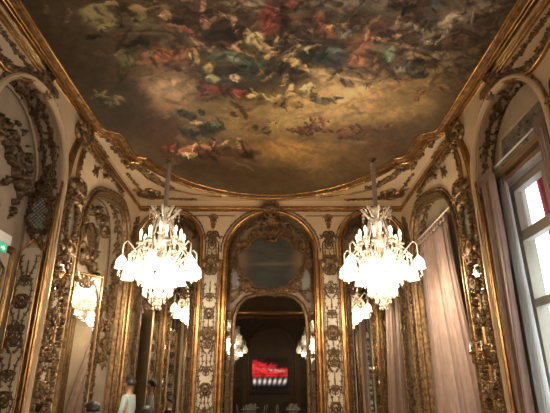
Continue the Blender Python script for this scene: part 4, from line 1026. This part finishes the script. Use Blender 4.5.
# ================================================================ SCONCES, SIGNS
def sconce(F, a, b, label):
    loc = F(a, b, .05); t = empty('wall_sconce', label, 'sconce', loc); G = at(loc)(F)
    mb = MB(); crest(mb, G, a, b, .3, PI / 2, .05); crest(mb, G, a, b, .26, -PI / 2, .05); mb.build('backplate', 'gold', t)
    for da in (-.22, 0, .22):
        mb = MB(); d = .28 if da == 0 else .2
        tube(mb, [G(a, b - .05, .04), G(a + da * .4, b - .16, d * .5), G(a + da, b - .12, d), G(a + da, b, d)], .012, 6)
        p = G(a + da, b, d); lathe(mb, p, [(.01, 0), (.045, .02), (.05, .04), (.015, .03), (.014, .12), (0, .12)], 8)
        arm = mb.build('arm', 'gold', t)
        mb = MB(); lathe(mb, (p[0], p[1], p[2] + .12), [(.012, 0), (.02, .03), (.012, .06), (0, .08)], 8); mb.build('candle_bulb', 'flame' if da > 0 else 'white', arm)
sconce(F_right, 7.93, .55, 'gilded three-armed wall sconce on the mirror pier between the right curtains')
sconce(F_left, 7.93, 1.75, 'gilded three-armed wall sconce on the carved pier of the left wall')

loc = NL(6.62, 2.1, .08); G = at(loc)(NL)
t = empty('exit_sign', 'small glowing green exit sign at the left edge over the carved door', 'exit sign', loc)
mb = MB(); box(mb, G, 6.42, 6.82, 1.90, 2.02, .10, .15); mb.build('sign_face', 'green', t)
mb = MB(); box(mb, G, 6.35, 6.88, 2.02, 2.16, .06, .16); mb.build('housing', 'white', t)
mb = MB()
g2 = push(G, .151)
poly_face(mb, g2, [[(6.66, 1.93), (6.72, 1.93), (6.72, 1.90), (6.78, 1.945), (6.72, 1.99), (6.72, 1.96), (6.66, 1.96)]]); box(mb, g2, 6.46, 6.48, 1.89, 1.96, 0, .002); box(mb, g2, 6.48, 6.52, 1.93, 1.945, 0, .002); box(mb, g2, 6.47, 6.49, 1.97, 1.99, 0, .002); box(mb, g2, 6.55, 6.60, 1.88, 2.0, 0, .002)
mb.build('pictogram', 'signwhite', t)

# ================================================================ BACK OF THE ROOM (seen in the dark mirror)
t, G = arch_frame(F_back, (0, BACK, 0), arch_pts(0, 1.5, 2.6, 4.0), 'dim gilded arch on the back wall around the lit screen', 5, r=.14, gold='oldgold')
for sx, nm in ((-1, 'left'), (1, 'right')):
    pilaster(F_back, (sx * 2.1, BACK, 0), min(sx * 1.8, sx * 2.4), max(sx * 1.8, sx * 2.4), 3.2, 'dim pilaster on the back wall seen at the %s in the central mirror' % nm, 2, mats=('oldgold', 'umber'))
loc = (-.05, BACK + .1, 2.6); G = at(loc)(F_back)
t = empty('projection_screen', 'glowing red projection screen seen in the dark central mirror', 'screen', loc)
mb = MB(); box(mb, G, -1.3, 1.05, -.1, 2.05, .02, .10); mb.build('housing', 'dark', t)
nx, ny = 110, 84; xs = np.linspace(-1.24, 1.0, nx); zs = np.linspace(0.15, 2.0, ny); XX, ZZ = np.meshgrid(xs, zs)
U = (XX + 1.24) / 2.24; V = (ZZ - .15) / 1.85
nz_ = fbm(U * 9, V * 14, 61); nz2 = fbm(U * 22, V * 26, 66)
red = np.zeros(U.shape + (3,)) + np.array([.012, .006, .008])
m_ = (1 / (1 + np.exp(-(V - .40) * 60)) / (1 + np.exp((V - (.90 - .34 * U) - .30 * (nz_ - .5) - .2 * (nz2 - .5)) * 28)))[..., None]
red = red * (1 - m_) + np.array([3.0, .10, .16]) * (.15 + 1.5 * nz_[..., None] ** 1.5) * m_
e = np.exp(-((V - (.66 - .1 * U)) / .045) ** 2 - ((U - .6) / .34) ** 2)[..., None] * (nz2[..., None] > .42); red = red * (1 - .6 * e) + np.array([3.0, 2.0, 1.8]) * e * .6
e = (np.exp(-((V - .47) / .02) ** 2))[..., None] * (U < .9)[..., None]; red = red * (1 - .7 * e) + np.array([.25, .01, .02]) * e * .7
for k in range(7):
    c = .07 + k * .142
    e = np.exp(-(((U - c - (V - .24) * .15 * k / 3) / .038) ** 2) - ((V - .24) / .075) ** 2)[..., None]; red = red * (1 - e) + np.array([3.0, 3.0, 3.4]) * e
mb = MB(); vv = [G(XX[j, i], ZZ[j, i], .105) for j in range(ny) for i in range(nx)]
mb.add(vv, [(j * nx + i, j * nx + i + 1, (j + 1) * nx + i + 1, (j + 1) * nx + i) for j in range(ny - 1) for i in range(nx - 1)])
o = mb.build('lit_picture', 'screen', t); ca = o.data.color_attributes.new('Col', 'FLOAT_COLOR', 'POINT')
ca.data.foreach_set('color', np.concatenate([red.reshape(-1, 3), np.ones((nx * ny, 1))], 1).ravel())

# silver ballroom chairs and round tables
def chair():
    t = empty('banquet_chair', 'x', 'chair', (0, 0, 0), 'silver banquet chairs')
    I = lambda a, b, h=0: (a, b, h)
    mb = MB(); box(mb, I, -.2, .2, -.2, .2, .43, .46); mb.build('seat', 'cloth', t)
    for sx in (-1, 1):
        for sy in (-1, 1):
            mb = MB(); tube(mb, [(sx * .19, sy * .2, 0), (sx * .18, sy * .18, .43)], .013, 6); mb.build('leg', 'silver', t)
    mb = MB()
    for sx in (-1, 1): tube(mb, [(sx * .18, -.18, .43), (sx * .18, -.24, .92)], .014, 6)
    for z in (.6, .82, .9): tube(mb, [(-.18, -.18 - .06 * (z - .43) / .49, z), (.18, -.18 - .06 * (z - .43) / .49, z)], .012, 6)
    for x_ in (-.1, -.03, .04, .11): tube(mb, [(x_, -.2, .6), (x_, -.235, .82)], .008, 5)
    mb.build('backrest', 'silver', t); return t
spots = []
tabs = [(-1.1, -4.9), (1.2, -4.6), (-1.2, -2.2), (1.1, -2.0)]
words_ = ['left table nearest the back wall', 'right table nearest the back wall', 'left table nearer the viewer', 'right table nearer the viewer']
sides = ['on its window side', 'toward the end wall', 'on its door side', 'toward the back wall']
ch0 = chair(); first = True
for (tx, ty), wd in zip(tabs, words_):
    tt = empty('cocktail_table', 'round white-topped table, the ' + wd + ', seen in the central mirror', 'table', (tx, ty, 0), 'round tables')
    mb = MB(); lathe(mb, (0, 0, 0), [(0, .76), (.38, .76), (.38, .73), (0, .73)], 20); mb.build('tabletop', 'cloth', tt)
    mb = MB(); lathe(mb, (0, 0, 0), [(0, .73), (.03, .73), (.03, .06), (.22, .03), (.24, 0), (0, 0)], 12); mb.build('pedestal', 'silver', tt)
    for k in range(3):
        gx, gy = tx + .16 * math.cos(k * 2.1), ty + .16 * math.sin(k * 2.1)
        gt = MB(); lathe(gt, (0, 0, 0), [(0, 0), (.035, .0), (.006, .012), (.006, .09), (.035, .12), (.04, .17), (.033, .21), (.030, .21), (.036, .17), (.03, .125), (0, .10)], 10)
        g_ = gt.build('wine_glass', 'crystal'); g_.location = (gx, gy, .762)
        tag(g_, 'wine glass on the ' + wd + ', ' + ('window side', 'end-wall side', 'door side')[k], 'glass', 'wine glasses')
    for k in range(4):
        a = k * PI / 2
        c = ch0 if first else copy_tree(ch0); first = False
        c.location = (tx + .62 * math.cos(a), ty + .62 * math.sin(a), 0); c.rotation_euler = (0, 0, a + PI / 2)
        c['label'] = 'silver banquet chair at the ' + wd + ', ' + sides[k]

# ================================================================ PEOPLE
def skin(name, joints, edges, m, parent=None, lv=1, root=0):
    me = bpy.data.meshes.new(name); me.from_pydata([j[:3] for j in joints], edges, []); me.materials.append(M[m])
    o = bpy.data.objects.new(name, me); C.objects.link(o)
    if parent: o.parent = parent
    sk_ = o.modifiers.new('skin', 'SKIN'); sk_.use_smooth_shade = True
    layer = me.skin_vertices[0].data if me.skin_vertices else None
    if layer is None:
        bm = bmesh.new(); bm.from_mesh(me); bm.verts.layers.skin.verify(); bm.to_mesh(me); bm.free(); layer = me.skin_vertices[0].data
    for i, j in enumerate(joints):
        r = j[3]; layer[i].radius = (r, j[4]) if len(j) > 4 else (r, r); layer[i].use_root = (i == root)
    ss = o.modifiers.new('sub', 'SUBSURF'); ss.levels = lv; ss.render_levels = lv
    return o
def person(label, loc, rz, seated, top, leg, hgt=1.78):
    s = hgt / 1.78
    hip = .50 if seated else .95
    J = [(0, 0, hip, .13, .11), (0, 0, hip + .22, .12, .10), (0, 0, hip + .42, .15, .11), (0, 0, hip + .54, .07, .07), (0, .01, hip + .62, .055)]
    E = [(0, 1), (1, 2), (2, 3), (3, 4)]
    # head
    J += [(0, .02, hip + .70, .085, .10), (0, .02, hip + .78, .08, .095)]; E += [(4, 5), (5, 6)]
    for sx in (-1, 1):
        n = len(J)
        J += [(sx * .17, 0, hip + .49, .06), (sx * .24, .0, hip + .24, .045), (sx * .23, .12, hip + .02, .034), (sx * .22, .18, hip - .03, .026, .038), (sx * .21, .23, hip - .06, .03, .016)]
        E += [(2, n), (n, n + 1), (n + 1, n + 2), (n + 2, n + 3), (n + 3, n + 4)]
        for q in range(4):      # fingers
            m_ = len(J); dx = (q - 1.5) * .019
            J += [(sx * .21 + dx, .265, hip - .075, .0095), (sx * .21 + dx, .295 - abs(q - 1.3) * .006, hip - .10, .0085)]; E += [(n + 4, m_), (m_, m_ + 1)]
        m_ = len(J); J += [(sx * .175, .20, hip - .055, .011), (sx * .16, .235, hip - .08, .0095)]; E += [(n + 3, m_), (m_, m_ + 1)]
        n = len(J)
        if seated: J += [(sx * .1, .03, hip - .02, .09), (sx * .12, .42, hip - .02, .065), (sx * .12, .44, .10, .045), (sx * .12, .56, .045, .04, .03)]
        else: J += [(sx * .1, 0, hip - .08, .09), (sx * .11, .01, .50, .065), (sx * .11, -.02, .10, .045), (sx * .12, .12, .045, .04, .03)]
        E += [(0, n), (n, n + 1), (n + 1, n + 2), (n + 2, n + 3)]
    root_ = skin('person', [tuple(c * s for c in j) for j in J], E, 'skin', None, 2)
    root_.location = loc; root_.rotation_euler = (0, 0, rz); tag(root_, label, 'person')
    TJ = [(0, 0, hip - .02, .15, .125), (0, 0, hip + .22, .14, .115), (0, 0, hip + .42, .165, .125), (0, 0, hip + .52, .09, .085)]; TE = [(0, 1), (1, 2), (2, 3)]
    for sx in (-1, 1):
        n = len(TJ); TJ += [(sx * .17, 0, hip + .485, .07), (sx * .24, 0, hip + .24, .057), (sx * .232, .09, hip + .06, .048)]; TE += [(2, n), (n, n + 1), (n + 1, n + 2)]
    skin('shirt', [tuple(c * s for c in j) for j in TJ], TE, top, root_, 2)
    LJ = [(0, 0, hip, .15, .125)]; LE = []
    for sx in (-1, 1):
        n = len(LJ)
        if seated: LJ += [(sx * .1, .05, hip - .02, .10), (sx * .12, .42, hip - .02, .08), (sx * .12, .44, .12, .06)]
        else: LJ += [(sx * .1, 0, hip - .1, .105), (sx * .11, .01, .5, .08), (sx * .11, -.02, .10, .06)]
        LE += [(0, n), (n, n + 1), (n + 1, n + 2)]
    skin('trousers', [tuple(c * s for c in j) for j in LJ], LE, leg, root_, 2)
    mb = MB(); hc = (0, -.0 * s, (hip + .755) * s)      # hair cap
    v = []; f = []; rr = 10; sg = 16
    for i in range(rr + 1):
        th = (i / rr) * 1.9
        for k in range(sg):
            a = 2 * PI * k / sg; lim = th * (1 if math.sin(a) < .3 else .58)
            v.append((hc[0] + .103 * s * math.sin(lim) * math.cos(a), hc[1] + (.122 * s) * math.sin(lim) * math.sin(a), hc[2] + .115 * s * math.cos(lim)))
    for i in range(rr):
        for k in range(sg): f.append((i * sg + k, i * sg + (k + 1) % sg, (i + 1) * sg + (k + 1) % sg, (i + 1) * sg + k))
    mb.add(v, f, True); o = mb.build('hair', 'hair', root_); o.modifiers.new('thickness', 'SOLIDIFY').thickness = .012
    for sx in (-1, 1):
        mb = MB(); lathe(mb, (sx * .034 * s, .105 * s, (hip + .745) * s), [(0, -.012), (.010, -.007), (.013, 0), (.010, .007), (0, .012)], 8); mb.build('eye', 'eye', root_)
        mb = MB(); lathe(mb, (sx * .092 * s, .015 * s, (hip + .735) * s), [(0, -.03), (.010, -.02), (.016, 0), (.013, .02), (0, .03)], 8); mb.build('ear', 'skin', root_)
    mb = MB(); mb.add([(0, .105 * s, (hip + .75) * s), (-.014 * s, .105 * s, (hip + .71) * s), (.014 * s, .105 * s, (hip + .71) * s), (0, .145 * s, (hip + .708) * s)], [(0, 1, 3), (0, 3, 2), (1, 2, 3)], True); mb.build('nose', 'skin', root_)
    return root_
person('person standing by the left corner mirror in a pale teal shirt and dark trousers', (-3.06, 11.2, 0), 1.35, False, 'teal', 'trouser', 1.84)
person('dark-haired person seated in dark clothes with only the head showing at the lower edge', (-2.08, 8.9, 0), 0.2, True, 'navy', 'trouser', 1.78)
person('dark-haired person in a navy top seated beside the large left mirror', (-3.02, 8.9, 0), 1.0, True, 'navy', 'trouser', 1.88)
c = copy_tree(ch0); c.location = (-3.02, 8.9, 0); c.rotation_euler = (0, 0, 1.0); c['label'] = 'silver banquet chair under the person in navy beside the left mirror'
# the seated person's chair
c = copy_tree(ch0); c.location = (-2.08, 8.92, 0); c.rotation_euler = (0, 0, 0.2); c['label'] = 'silver banquet chair under the seated dark-haired person'
